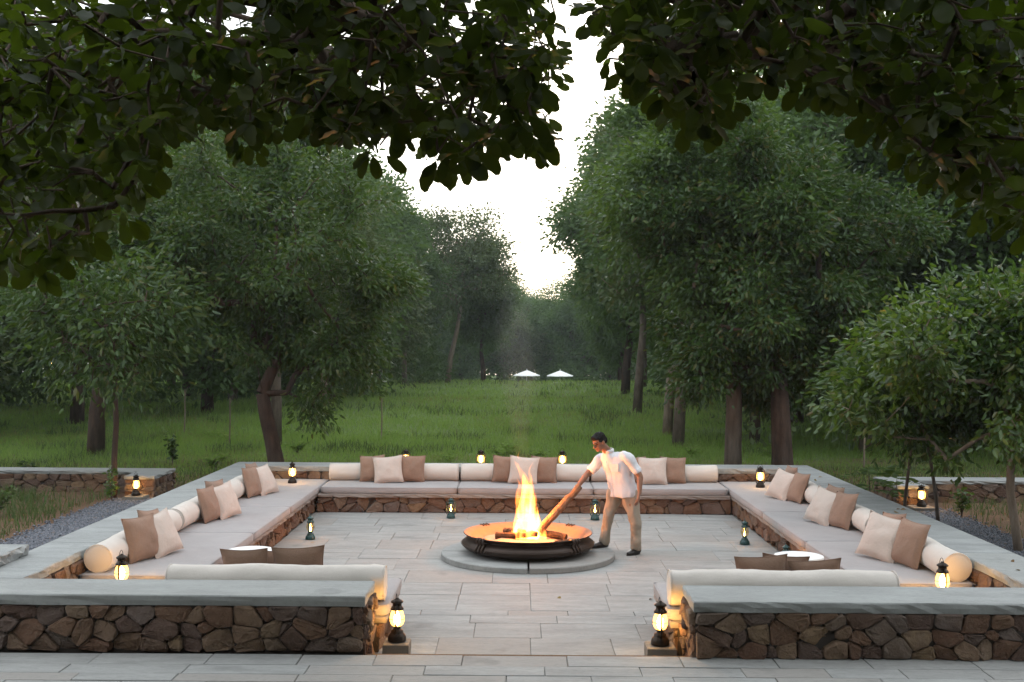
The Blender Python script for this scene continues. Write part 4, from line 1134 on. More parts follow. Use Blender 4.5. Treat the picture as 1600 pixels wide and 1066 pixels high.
# big spreading tree behind the left corner of the pit
tm = tree_meshes(201, [(0, 0, -.15), (.0, 0, .25), (-.10, .0, .75), (-.22, .05, 1.2), (-.30, .05, 1.65)], [.20, .165, .15, .145, .13],
                 (-.35, 0, 4.15), (3.55, 3.0, 2.95), 30, 330, 140, (.14, .052), .185, M['leaf_mango'], M['bark_red'], .55, True, .0085, .47, keep=2, bottom=1.15, lob=(.15, .30), fill=.10)
plant_tree('spreading_tree', tm, (-4.78, 22.5, Z_GROUND), 'large spreading tree with reddish trunk behind the far left corner of the pit')
# dense tree behind the right corner
tm = tree_meshes(202, [(0, 0, -.15), (-.02, 0, .5), (-.06, 0, 1.3), (-.10, 0, 2.2)], [.25, .21, .19, .16],
                 (-.25, 0, 4.35), (2.75, 2.5, 3.25), 34, 360, 145, (.14, .056), .185, M['leaf_dark'], M['bark_red'], .5, True, .008, .46, keep=2, bottom=1.25, lob=(.15, .30), fill=.12)
plant_tree('dense_tree', tm, (5.20, 22.4, Z_GROUND), 'large dense dark-leaved tree behind the far right corner of the pit')
# second trunk close by, pale
tm = tree_meshes(203, [(0, 0, -.15), (.0, 0, .6), (.02, 0, 1.5), (-.05, 0, 2.6)], [.19, .17, .16, .14],
                 (-.5, .6, 5.6), (2.1, 2.0, 2.8), 18, 220, 110, (.14, .06), .25, M['leaf_bright'], M['bark_grey'], .6, True, .008, .46, bottom=2.6)
plant_tree('broadleaf_tree', tm, (4.27, 22.7, Z_GROUND), 'bright-leaved tree with thick grey trunk just left of the dark dense tree')
# young tree by the right wall, near
tm = tree_meshes(204, [(0, 0, -.1), (-.06, 0, .35), (-.12, .02, .8), (-.10, .03, 1.25), (-.16, .05, 1.6)], [.062, .056, .052, .05, .045],
                 (-.35, .2, 2.40), (2.15, 1.7, 1.60), 28, 270, 50, (.125, .055), .15, M['leaf_near'], M['bark_pale'], .45, True, .006, .42, keep=2, bottom=1.0, lob=(.12, .26), fill=.08)
plant_tree('young_tree', tm, (6.50, 14.8, Z_GROUND), 'young tree with slim pale trunk and glossy leaves beside the right wall')
tm = tree_meshes(205, [(0, 0, -.1), (.06, 0, .5), (.16, .0, 1.1), (.2, .0, 1.7)], [.05, .042, .036, .03],
                 (.1, .2, 2.7), (1.4, 1.3, 1.15), 12, 200, 44, (.15, .05), .22, M['leaf_dark'], M['bark_pale'], .45, True, .006, .42, keep=2)
plant_tree('young_tree', tm, (6.66, 14.9, Z_GROUND), 'second slim stem leaning right from the foot of the young tree at the right edge')
tm = tree_meshes(206, [(0, 0, -.1), (-.05, 0, .5), (-.14, .0, 1.1), (-.28, .0, 1.7)], [.030, .026, .022, .018],
                 (-.3, .1, 2.1), (1.3, 1.2, 1.2), 14, 130, 36, (.14, .045), .17, M['leaf_dark'], M['bark_grey'], .5, True, .005, .40, keep=2)
plant_tree('sapling', tm, (5.98, 16.2, Z_GROUND), 'slender grey sapling in the gravel, right of the right garden lantern')
plant_tree('sapling', tm, (5.80, 17.2, Z_GROUND), 'slender sapling nearest the right garden lantern', rz=2.1, k=.92)
tm = tree_meshes(207, [(0, 0, -.1), (.0, 0, .7), (.03, .0, 1.25), (.0, .0, 2.0)], [.055, .05, .047, .04],
                 (-.1, 0, 2.9), (1.7, 1.5, 1.35), 12, 150, 34, (.17, .055), .3, M['leaf_mango'], M['bark_red'], .6, True, .006, .42, keep=3, bottom=1.7)
plant_tree('slim_tree', tm, (-6.86, 19.3, Z_GROUND), 'slim dark forked tree in front of the left garden wall')

# trees of the wood: five kinds, copied
KIND = {}
KIND['round'] = tree_meshes(301, [(0, 0, -.3), (.05, 0, 1.2), (.2, .1, 2.6), (.1, .1, 4.0)], [.24, .20, .17, .13], (0, 0, 7.0), (3.6, 3.6, 4.0), 22, 250, 100, (.27, .14), .40, M['leaf_far'], M['bark_red'], .4, False, .012, .46, min_r=.01)
KIND['tall'] = tree_meshes(302, [(0, 0, -.3), (.1, 0, 1.5), (.25, .1, 3.4), (.2, .0, 5.6)], [.20, .17, .14, .11], (.1, 0, 8.6), (2.7, 2.7, 4.6), 20, 240, 94, (.25, .13), .37, M['leaf_far'], M['bark_grey'], .4, False, .011, .45, min_r=.01)
KIND['low'] = tree_meshes(303, [(0, 0, -.3), (-.05, 0, .7), (-.2, .1, 1.5), (-.1, .1, 2.4)], [.17, .15, .13, .10], (0, 0, 4.4), (3.2, 3.2, 3.4), 18, 230, 92, (.25, .13), .38, M['leaf_olive'], M['bark_red'], .4, False, .011, .45, min_r=.01)
KIND['airy'] = tree_meshes(304, [(0, 0, -.3), (.2, 0, 1.6), (.6, .1, 3.4), (.9, .0, 5.0)], [.20, .17, .14, .11], (.6, 0, 8.2), (4.0, 3.6, 3.6), 26, 270, 84, (.25, .12), .40, M['leaf_olive'], M['bark_pale'], .3, False, .013, .45, min_r=.01)
KIND['full'] = tree_meshes(305, [(0, 0, -.3), (0, 0, .8), (.1, .1, 1.8), (.1, .1, 2.8)], [.26, .22, .19, .15], (0, 0, 6.4), (3.8, 3.8, 5.4), 26, 310, 100, (.28, .145), .42, M['leaf_far'], M['bark_red'], .45, False, .012, .46, min_r=.01)
PLANTED = []
def massed(kind, x, y, tail):
    how = {'round': 'round-crowned', 'tall': 'narrow upright', 'low': 'low olive-green', 'airy': 'airy', 'full': 'full-crowned'}[kind]
    return '%s tree %s %s' % (how, 'at the edge of' if y < 38 else ('inside' if y < 53 else 'deep inside'), tail)
def wood_tree(kind, x, y, label, group, k=1., sz=None):
    z = float(ground_z(x, y))
    PLANTED.append((x, y))
    plant_tree({'round': 'round_tree', 'tall': 'tall_tree', 'low': 'low_tree', 'airy': 'airy_tree', 'full': 'leafy_tree'}[kind], KIND[kind], (x, y, z - .05), label, group, random.uniform(0, 6.28), k, sz)
gL, gR, gF = 'trees of the wood at the left', 'trees of the wood at the right', 'trees at the far end of the meadow'
# left of the meadow, one by one where they can be told apart
wood_tree('round', -9.9, 26.6, 'round tree with straight reddish trunk on the grass at the left', gL, .92)
wood_tree('tall', -6.4, 30.0, 'tree with thin straight trunk just right of the large spreading tree', gL, .82)
wood_tree('airy', -7.9, 47.0, 'airy tree with pale trunk at the right end of the left wood', gL, .78)
wood_tree('full', -8.6, 52.0, 'leafy pale green tree leaning over the meadow from the left wood', gL, 1.0)
wood_tree('airy', -4.9, 78.0, 'tall hazy tree with branching pale limbs at the far left of the gap', gF, 1.04)
wood_tree('tall', -7.2, 72.0, 'slim hazy tree left of the tall branching one', gF, .9)
wood_tree('round', -2.6, 84.0, 'rounded hazy tree just left of the parasols', gF, .85)
for i, (kd, x, y, k) in enumerate([('full', -11.5, 42, 1.0), ('round', -14, 36, 1.0), ('full', -17.5, 33, 1.0), ('tall', -12.6, 50, 1.15), ('full', -20, 43, 1.15), ('round', -24, 38, 1.1),
                                  ('full', -16, 55, 1.2), ('full', -24, 52, 1.25), ('round', -9.5, 62, 1.15), ('full', -13.5, 66, 1.25), ('full', -30, 46, 1.2), ('tall', -19, 62, 1.3), ('low', -15.5, 29.5, .85), ('full', -9.6, 78, 1.1), ('low', -8.2, 60, 1.0)]):
    wood_tree(kd, x, y, massed(kd, x, y, 'the dark wood left of the meadow'), gL, k)
# right of the meadow
wood_tree('tall', 4.55, 44.0, 'slim leaning tree at the meadow edge right of the parasols', gR, .95)
wood_tree('tall', 4.15, 29.8, 'tree with straight grey trunk standing on the grass behind the man', gR, .85)
wood_tree('airy', 4.35, 33.5, 'tree with thin orange-brown trunk close behind the straight grey one', gR, .80)
wood_tree('full', 7.6, 49.0, 'tall leafy tree forming the right side of the sky gap', gR, 1.12, 1.25)
wood_tree('round', 5.6, 60.0, 'rounded tree farther back on the right side of the sky gap', gR, 1.12, 1.2)
wood_tree('tall', 8.6, 28.3, 'leaning grey tree right of the dense dark tree', gR, .85)
wood_tree('low', 6.3, 30.5, 'low tree with reddish trunk behind the thick grey trunk', gR, .95)
for i, (kd, x, y, k) in enumerate([('full', 9.5, 39, 1.0), ('full', 12.5, 34, 1.0), ('round', 15.5, 30, 1.05), ('full', 18, 38, 1.15), ('tall', 11.5, 47, 1.2), ('full', 15, 48, 1.2), ('full', 22, 33, 1.15), ('round', 12.0, 27, .8),
                                  ('full', 10, 58, 1.25), ('round', 7.6, 70, 1.15), ('full', 20, 52, 1.25), ('full', 26, 44, 1.25), ('low', 14.5, 24.5, .8), ('full', 11.5, 72, 1.2), ('low', 18, 27, .95), ('full', 7.5, 84, 1.0)]):
    wood_tree(kd, x, y, massed(kd, x, y, 'the dark wood right of the meadow'), gR, k)
for i, (kd, x, y, k) in enumerate([('low', -1.5, 122, 1.25), ('full', 3.6, 126, .95), ('round', 1.4, 132, 1.0), ('full', 6.8, 118, 1.05), ('full', -6, 118, 1.2), ('low', 9.5, 122, 1.3), ('full', -11, 116, 1.3), ('full', 13, 128, 1.2), ('round', -2.6, 140, 1.1), ('low', 5, 142, 1.3), ('full', 0, 150, 1.05), ('full', -14, 132, 1.3), ('full', -18, 100, 1.3), ('full', 17, 104, 1.3)]):
    wood_tree(kd, x, y, 'hazy %s tree %s' % ({'low': 'low', 'full': 'full-crowned', 'round': 'round'}[kd], ('left of the parasols at the far end of the meadow' if x < -3 else 'right of the parasols at the far end of the meadow' if x > 5.5 else 'behind the parasols at the far end of the meadow')), gF, k)

# undergrowth below the trees and an added shading wood behind the camera: masses nobody could count
def thicket(name, label, spots, mat, leaf, per, seed, cat='undergrowth'):
    rs = np.random.default_rng(seed); P, D = [], []
    for (x, y, r, h) in spots:
        n = int(per * r * r * max(h, .6)); v = rs.normal(size=(n, 3)); v /= np.linalg.norm(v, axis=1, keepdims=True); v *= (rs.random(n) ** .4)[:, None]
        p = v * np.array([r, r, h / 2]) * (1 + .25 * vnoise(v * 3 + x)[:, None]) + np.array([x, y, h * .48]); p[:, 2] += ground_z(p[:, 0], p[:, 1])
        P.append(p); D.append(v + rs.normal(0, .6, (n, 3)) + np.array([0, 0, -.1]))
    V, F = leaves(np.concatenate(P), np.concatenate(D), leaf[0], leaf[1], rs, False)
    tag(link(name, mesh(name, V, F, mat)), label, cat, kind='stuff')
rs0 = np.random.default_rng(5)
sp = [(-8 - 1.0 * i + rs0.normal(0, 1.2), 58 - i * 1.0 + rs0.normal(0, 2), rs0.uniform(1.2, 2.2), rs0.uniform(1.2, 3.0)) for i in range(24)] + \
     [(-12 - 2.2 * i + rs0.normal(0, 1.5), 62 + rs0.normal(0, 3), 2.6, rs0.uniform(3, 6)) for i in range(12)] + [(-5 - rs0.uniform(0, 6), 74 + rs0.uniform(0, 10), 2.0, rs0.uniform(1.5, 3.5)) for i in range(8)]
thicket('undergrowth', 'dark shrubby undergrowth below the left wood', sp, M['leaf_far'], (.34, .15), 46, 1)
sp = [(8 + .9 * i + rs0.normal(0, 1.0), 60 - i * 1.25 + rs0.normal(0, 2), rs0.uniform(1.2, 2.2), rs0.uniform(1.2, 3.0)) for i in range(26)] + \
     [(13 + 2.0 * i + rs0.normal(0, 1.5), 60 + rs0.normal(0, 3), 2.6, rs0.uniform(3, 6)) for i in range(10)] + [(11 + rs0.uniform(0, 8), 25 + rs0.uniform(0, 8), 1.6, rs0.uniform(1.5, 3.5)) for i in range(12)]
thicket('undergrowth', 'dark shrubby undergrowth below the right wood', sp, M['leaf_far'], (.34, .15), 46, 2)
sp = [(-16 + 2.1 * i + rs0.normal(0, .6), 121 + rs0.normal(0, 2), rs0.uniform(1.6, 2.6), rs0.uniform(2, 5)) for i in range(17)]
thicket('undergrowth', 'hazy shrubs along the far end of the meadow', sp, M['leaf_far'], (.42, .18), 30, 3)
sp = [(-62 + 4.2 * i + rs0.normal(0, 1), 158 + rs0.normal(0, 4), 4.6, rs0.uniform(8, 12)) for i in range(30)]
thicket('woodland', 'distant hazy wood closing the end of the meadow', sp, M['leaf_far'], (.8, .4), 8, 5, 'wood')
sp = [(-16 - 3.2 * i + rs0.normal(0, 1), 92 - 2.2 * i + rs0.normal(0, 3), 4.2, rs0.uniform(8, 13)) for i in range(14)]
thicket('woodland', 'dark depth of the wood at the far left', sp, M['leaf_far'], (.7, .34), 9, 6, 'wood')
sp = [(15 + 3.2 * i + rs0.normal(0, 1), 90 - 2.4 * i + rs0.normal(0, 3), 4.2, rs0.uniform(8, 13)) for i in range(14)]
thicket('woodland', 'dark depth of the wood at the far right', sp, M['leaf_far'], (.7, .34), 9, 7, 'wood')
sp = [(26 * math.cos(a) * rs0.uniform(.85, 1.2), -3 + 20 * math.sin(a) * rs0.uniform(.85, 1.2), 5.0, rs0.uniform(13, 17)) for a in np.linspace(math.pi * .97, math.pi * 2.03, 24)]  # unseen tall leaf masses, added to keep skylight off camera-facing sides
thicket('woodland', 'unseen wood added behind the camera to shade the terrace side', sp, M['leaf_far'], (.85, .42), 9, 4, 'wood')

# overhanging fig branches above the terrace: two trees, trunks out of view left and right
LOW_EDGE = np.array([(-2.6, 2.95), (-2.32, 2.98), (-2.14, 3.02), (-2.0, 3.2), (-1.88, 3.12), (-1.8, 3.4), (-1.66, 3.68), (-1.48, 3.72), (-1.38, 3.60), (-1.24, 3.56), (-1.1, 3.74), (-.96, 3.66), (-.82, 3.56), (-.68, 3.54),
                     (-.58, 3.64), (-.46, 3.52), (-.30, 3.50), (-.18, 3.52), (0, 3.51), (.10, 3.60), (.16, 3.84), (.22, 4.10), (.30, 4.16), (.34, 4.02), (.42, 3.90), (.48, 4.02), (.58, 3.90), (.70, 3.72), (.84, 3.64), (.96, 3.72), (1.10, 3.88),
                     (1.28, 3.94), (1.40, 3.86), (1.58, 3.80), (1.74, 3.70), (1.86, 3.56), (2.0, 3.46), (2.12, 3.34), (2.24, 3.26), (2.4, 3.2), (2.7, 3.1)])
YREF = 5.5
def low_edge(x, y):
    """height of the underside of the foliage over a point, rising away from the terrace"""
    k = y / YREF; return 2.8 + (np.interp(x / k, LOW_EDGE[:, 0], LOW_EDGE[:, 1]) - 2.8) * k
def fig_leaf_mesh(rs, L, Wd, bend, fold):
    t = np.array([0, .08, .25, .45, .65, .82, .94, 1.0]); w = np.array([0.0, .16, .62, .92, 1.0, .84, .48, 0.0]) * Wd / 2
    x = t * L; z = -bend * L * t * t; V = []
    for i in range(len(t)):
        if w[i] == 0: V.append([(x[i], 0, z[i])])
        else:
            wv = .006 * math.sin(i * 2.1 + rs.random() * 6)
            V.append([(x[i], -w[i], z[i] + w[i] * fold + wv), (x[i], 0, z[i]), (x[i], w[i], z[i] + w[i] * fold - wv)])
    vs, idx = [], []
    for ring in V: idx.append(list(range(len(vs), len(vs) + len(ring)))); vs += ring
    F = []
    for a, b in zip(idx[:-1], idx[1:]):
        if len(a) == 1: F += [(a[0], b[0], b[1]), (a[0], b[1], b[2])]
        elif len(b) == 1: F += [(a[0], b[0], a[1]), (a[1], b[0], a[2])]
        else: F += [(a[0], b[0], b[1], a[1]), (a[1], b[1], b[2], a[2])]
    return np.array(vs), F
rs_c = np.random.default_rng(77)
FIG = [fig_leaf_mesh(rs_c, .142, .068 + .012 * rs_c.random(), b, f) for b, f in ((.05, .18), (.12, .12), (.2, .25), (.02, .3))]
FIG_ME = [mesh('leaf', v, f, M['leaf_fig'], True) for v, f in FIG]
FIG_TRI = [np.array([t for q in f for t in ([q] if len(q) == 3 else [(q[0], q[1], q[2]), (q[0], q[2], q[3])])]) for v, f in FIG]
def frame(d, n):
    d = d / np.linalg.norm(d); n = n - d * (n @ d); n /= np.linalg.norm(n); return np.column_stack([d, np.cross(n, d), n])
def fig_tree(name, label, x_lo, x_hi, starts, trunk_r, seed, side):
    rs = np.random.default_rng(seed); tips = []
    # rosettes hanging along the lower edge
    for lay in range(3):
        for x in np.arange(x_lo, x_hi, .10):
            y = YREF + rs.uniform(-.35, .35) + .5 * lay; k = y / YREF; xx = (x + rs.uniform(-.05, .05)) * k
            z = low_edge(xx, y) + (.20 + .14 * lay + rs.exponential(.10)) * k
            tips.append((xx, y, z, 0 if lay == 0 else 1))
    n_edge = len(tips)
    while len(tips) < n_edge + 1550:                       # the body of the foliage
        y = rs.uniform(4.6, 9.5); k = y / YREF; xx = rs.uniform(x_lo, x_hi) * k
        z = low_edge(xx, y) + .22 * k + rs.uniform(0, 1.4) * k
        if z > 7.5: continue
        tips.append((xx, y, z, 1))
    for i in range(950):                                  # out-of-view crown of large leaves added over the terrace to block skylight
        xx = rs.uniform(0, 7.5) * side + rs.normal(0, .8); y = rs.uniform(-6, 3.3); z = rs.uniform(4.3, 7.0)
        tips.append((xx, y, z, 2))
    T = np.array(tips); P = T[:, :3]
    nodes, par, rad = skeleton(starts, P, .0042, .40, rs, .10, keep=1)
    root = empty(name, starts[0]); tag(root, label, 'tree', 'overhanging trees framing the view'); off = np.array(starts[0])
    link('trunk', limbs_mesh(nodes, par, rad, len(starts), trunk_r, 'trunk', M['bark_fig']), root, -Vector(starts[0]))
    V, F, nv, single = [], [], 0, []
    for (x, y, z, edge) in tips:
        c = np.array((x, y, z)); nl = rs.integers(4, 8) if edge < 2 else 6; a0 = rs.uniform(0, 6.28)
        sc = 1.0 if edge < 2 else 2.6
        for i in range(nl):
            a = a0 + i * 2.4; dr = rs.uniform(.35, 1.6) if edge == 0 else rs.uniform(-.3, 1.4)
            d = np.array((math.cos(a), math.sin(a), -dr)); d /= np.linalg.norm(d)
            n = np.array((-math.cos(a) * dr * .4, -math.sin(a) * dr * .4 , 1.)) + rs.normal(0, .45, 3)
            if edge == 0:
                d = np.array((math.cos(a) * rs.uniform(.3, 1.3), math.sin(a) * .5, -1.)); n = np.array((rs.normal(0, .6), -1., rs.normal(0, .6))); d /= np.linalg.norm(d)
            b = c + d * (.055 if edge == 0 else .02) + rs.normal(0, .02 * sc, 3); s = rs.uniform(.60, 1.05) * sc; k = rs.integers(4)
            Mx = frame(d, n)
            if edge == 0: single.append((b, Mx, s, k))
            else: V.append((FIG[k][0] * s) @ Mx.T + b - off); F.append(FIG_TRI[k] + nv); nv += len(FIG[k][0])
    rs.shuffle(single)
    for j, (b, Mx, s, k) in enumerate(sorted(single, key=lambda q: q[0][2])):
        if j < 295:
            o = link('leaf', FIG_ME[k], root)
            o.matrix_local = Matrix.Translation(Vector(b - off)) @ Matrix(Mx.tolist()).to_4x4() @ Matrix.Scale(s, 4)
        else: V.append((FIG[k][0] * s) @ Mx.T + b - off); F.append(FIG_TRI[k] + nv); nv += len(FIG[k][0])
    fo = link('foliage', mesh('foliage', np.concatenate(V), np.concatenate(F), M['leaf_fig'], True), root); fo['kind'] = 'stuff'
    return root
fig_tree('overhanging_tree', 'overhanging broad-leaved branches framing the top left of the view', -2.75, .20,
         [(-6.2, 1.2, Z_PLAZA - .2), (-6.1, 1.4, 1.5), (-5.6, 2.2, 3.2), (-4.6, 3.4, 4.6), (-3.4, 4.8, 5.0), (-2.0, 5.9, 5.0), (-.8, 6.3, 4.9)], [.30, .26, .2, .13, .08, .05, .03], 401, -1)
fig_tree('overhanging_tree', 'overhanging broad-leaved branches framing the top right of the view', .39, 2.8,
         [(6.4, 1.0, Z_PLAZA - .2), (6.3, 1.3, 1.6), (5.6, 2.2, 3.4), (4.4, 3.6, 4.8), (3.2, 4.9, 5.0), (2.2, 5.7, 4.75), (1.5, 6.0, 4.45), (.9, 6.2, 4.3)], [.30, .26, .2, .13, .08, .055, .04, .02], 402, 1)

# grass of the meadow ------------------------------------------------------
def grass(name, label, n, sampler, hgt, wid, mat, seed, lean=.35):
    rs = np.random.default_rng(seed); x, y = sampler(rs, n); n = len(x)
    z = ground_z(x, y) - .01; a = rs.uniform(0, 6.28, n); h = hgt(rs, x, y, n); w = wid(x, y) * rs.uniform(.7, 1.3, n)
    ln = np.abs(rs.normal(0, lean, n)); b = rs.uniform(0, 6.28, n)
    p = np.stack([x, y, z], -1); s = np.stack([np.cos(a), np.sin(a), 0 * a], -1) * (w / 2)[:, None]
    m = p + np.stack([np.cos(b) * ln * h * .3, np.sin(b) * ln * h * .3, h * .6], -1); t = p + np.stack([np.cos(b) * ln * h, np.sin(b) * ln * h, h], -1)
    V = np.stack([p - s, p + s, m + s * .7, m - s * .7, t], 1).reshape(-1, 3)
    i = (np.arange(n) * 5)[:, None]
    q = np.concatenate([i + np.array([[0, 1, 2]]), i + np.array([[0, 2, 3]]), i + np.array([[3, 2, 4]])], 1).reshape(-1, 3)
    tag(link(name, mesh(name, V, q, mat)), label, 'grass', kind='stuff')
def in_meadow(rs, n):
    d = 20.8 / (1 - rs.random(n) * (1 - 20.8 / 95)); x = rs.uniform(-.62, .62, n) * d
    pat = vnoise(np.stack([x * .5, d * .5, 0 * x], -1)) * .5 + vnoise(np.stack([x * 1.7, d * 1.7, 0 * x + 4], -1)) * .5
    near = np.clip((d - 21) / 7, 0, 1); keep = rs.random(n) < (.16 + .84 * near) * (.55 + .45 * np.clip(pat * 2 + .6, 0, 1))
    keep &= ~((x > 6) & (d < 27) & (rs.random(n) < .5))
    return x[keep], d[keep]
patch = lambda x, y: vnoise(np.stack([x * .35, y * .35, 0 * x + 7], -1))
grass('meadow_grass', 'tall green grass covering the meadow behind the pit', 330000, in_meadow,
      lambda rs, x, y, n: rs.uniform(.06, .24, n) * (1 + .5 * patch(x, y)) * (.45 + .55 * np.clip((y - 21) / 9, 0, 1)), lambda x, y: .012 * np.maximum(1, y / 24), M['grass'], 11, .75)
M['straw'] = m_leaf('dry grass blade', [(.20, .19, .07), (.26, .23, .09), (.17, .19, .06), (.22, .17, .09)], .4, .7, (.34, .34, .10), .12)
def in_dry(rs, n):
    x, y = in_meadow(rs, n); p = vnoise(np.stack([x * .28, y * .22, 0 * x + 31], -1)) + .5 * vnoise(np.stack([x * .9, y * .7, 0 * x + 3], -1))
    k = rs.random(len(x)) < np.clip(p * 1.6 + np.clip((27 - y) / 8, 0, .5), .03, 1); return x[k], y[k]
grass('dry_grass', 'patches of dry yellowish grass in the meadow', 100000, in_dry, lambda rs, x, y, n: rs.uniform(.06, .20, n) * (.5 + .5 * np.clip((y - 21) / 9, 0, 1)), lambda x, y: .012 * np.maximum(1, y / 24), M['straw'], 15, .8)
def in_tall(rs, n):
    x, y = in_meadow(rs, n); p = vnoise(np.stack([x * .7, y * .5, 0 * x + 51], -1)); k = p > .34; return x[k], y[k]
grass('weed_patches', 'darker taller weeds in scattered patches of the meadow', 110000, in_tall, lambda rs, x, y, n: rs.uniform(.14, .34, n) * (.4 + .6 * np.clip((y - 21) / 9, 0, 1)), lambda x, y: .016 * np.maximum(1, y / 24), M['weed'], 16, .6)
def in_bed(x0, x1, y0, y1):
    def f(rs, n):
        x, y = rs.uniform(x0, x1, n), rs.uniform(y0, y1, n)
        k = rs.random(n) < np.clip(.5 + vnoise(np.stack([x * 1.2, y * 1.2, 0 * x], -1)), .05, 1); return x[k], y[k]
    return f
grass('bed_grass', 'rough weedy grass in the bed left of the gravel', 26000, in_bed(-12.5, -6.95, 11.0, 20.0), lambda rs, x, y, n: rs.uniform(.06, .26, n), lambda x, y: .011 + 0 * x, M['weed'], 12, .5)
grass('bed_grass', 'sparse weedy grass on the red soil right of the gravel', 9000, in_bed(7.0, 12, 11.0, 19.3), lambda rs, x, y, n: rs.uniform(.05, .2, n), lambda x, y: .011 + 0 * x, M['weed'], 13, .5)
grass('verge_grass', 'short patchy grass along the back of the pit wall', 30000, lambda rs, n: (rs.uniform(-12, 12, n), rs.uniform(20.7, 25, n)), lambda rs, x, y, n: rs.uniform(.03, .13, n), lambda x, y: .011 + 0 * x, M['weed'], 14, .6)

# small leafy plants --------------------------------------------------------
def herb(x, y, h, n_st, leaf, mat, label, seed, spread=.25, frond=False, name='leafy_plant', group='small plants round the pit', z=None):
    rs = np.random.default_rng(seed); z = float(ground_z(x, y)) if z is None else z
    root = empty(name, (x, y, z)); tag(root, label, 'plant', group); P, D = [], []
    for i in range(n_st):
        a = rs.uniform(0, 6.28); tip = np.array((math.cos(a) * spread * rs.uniform(.3, 1), math.sin(a) * spread * rs.uniform(.3, 1), h * rs.uniform(.7, 1.05)))
        pts = [tuple(tip * np.array((t ** 1.6, t ** 1.6, t))) for t in np.linspace(0, 1, 5)]; pts[0] = (0, 0, -.03)
        MB().tube(pts, [.008, .007, .006, .004, .002], 5).build('stem', M['bark_grey'], root)
        m = int(16 + h * 22)
        t = rs.uniform(.25, 1, m); c = tip * np.stack([t ** 1.6, t ** 1.6, t], -1)
        if frond:
            for k in np.linspace(.5, 1, 5):
                b = tip * np.array((k ** 1.6, k ** 1.6, k)); fa = rs.uniform(0, 6.28); fd = np.array((math.cos(fa), math.sin(fa), .25)); sd = np.array((-math.sin(fa), math.cos(fa), 0))
                q = np.repeat(np.linspace(.06, .36, 9), 2); s = np.tile([1, -1], 9)
                P.append(b + fd * q[:, None] + np.array((0, 0, -1)) * (q ** 2)[:, None]); D.append(sd * s[:, None] + fd * .5 + np.array((0, 0, -.15)))
        else:
            aa = rs.uniform(0, 6.28, m); P.append(c + rs.normal(0, .025, (m, 3))); D.append(np.stack([np.cos(aa), np.sin(aa), rs.uniform(-.3, .6, m)], -1))
    V, F = leaves(np.concatenate(P), np.concatenate(D), leaf[0], leaf[1], rs, True); link('leaves', mesh('leaves', V, F, mat), root)
herb(-7.45, 24.5, .62, 5, (.10, .055), M['leaf_dark'], 'dark bushy shrub on the grass left of the large spreading tree', 1, .16)
herb(5.62, 18.2, .95, 2, (.15, .035), M['leaf_far'], 'fern-leaved seedling rising over the right garden wall end', 2, .10, True)
herb(5.95, 18.0, .85, 1, (.15, .035), M['leaf_far'], 'second fern-leaved seedling left of the right garden lantern', 3, .12, True)
herb(6.95, 17.9, .45, 4, (.09, .05), M['leaf_bright'], 'bright green weed right of the right garden lantern', 4, .2)
herb(5.75, 15.9, .14, 5, (.12, .07), M['leaf_bright'], 'low broad-leaved weed growing in the right gravel', 5, .12)
herb(-6.75, 18.9, .55, 4, (.09, .045), M['leaf_bright'], 'bright green weed at the foot of the slim forked tree', 6, .15)
herb(-7.9, 17.2, .55, 6, (.10, .045), M['weed'], 'bushy green weed in the bed left of the gravel', 7, .35)
herb(-7.6, 12.9, .5, 6, (.10, .05), M['weed'], 'dark weed clump at the left edge near the raised slab', 8, .3)
herb(3.35, 21.6, .36, 4, (.11, .06), M['leaf_far'], 'small leafy weed behind the back wall right of the man', 9, .2)
herb(-9.3, 21.6, .42, 5, (.10, .05), M['leaf_dark'], 'dark weed clump behind the left garden wall', 10, .3)
for i in range(16):
    x, y = random.uniform(-9, 9), random.uniform(24, 34)
    herb(x, y, random.uniform(.18, .32), 7, (.10, .05), M['grass'], 'low weed clump scattered in the meadow grass', 20 + i, .4, name='weed_clump', group='weed clumps in the meadow')

rl = np.random.default_rng(91); n_ = 900
lp_ = np.concatenate([np.column_stack([rl.uniform(-11, 11, 700), rl.uniform(20.6, 24.5, 700)]), np.column_stack([rl.uniform(7.0, 11, 120), rl.uniform(13, 19, 120)]), np.column_stack([rl.uniform(-9, -6.9, 120), rl.uniform(12, 19, 120)])])
lz = ground_z(lp_[:, 0], lp_[:, 1]) + .02
pp = np.concatenate([np.column_stack([lp_, lz]), np.column_stack([rl.uniform(-3.2, 3.4, 6), rl.uniform(11.6, 18.4, 6), np.full(6, .008)]), np.column_stack([rl.uniform(4.7, 5.1, 14), rl.uniform(11, 19, 14), np.full(14, Z_COP + .004)])])
dd_ = np.column_stack([rl.normal(size=(len(pp), 2)), rl.uniform(-.02, .12, len(pp))])
s_l = leaves(pp, dd_, .085, .05, rl, True, .1)
M['dead_leaf'] = m_leaf('fallen leaf', [(.20, .11, .05), (.28, .18, .08), (.14, .08, .04), (.30, .22, .08)], .1, .7, (.3, .2, .05), .2)
tag(link('leaf_litter', mesh('leaf_litter', s_l[0], s_l[1], M['dead_leaf'])), 'dry fallen leaves scattered on soil and stone', 'leaf litter', kind='stuff')

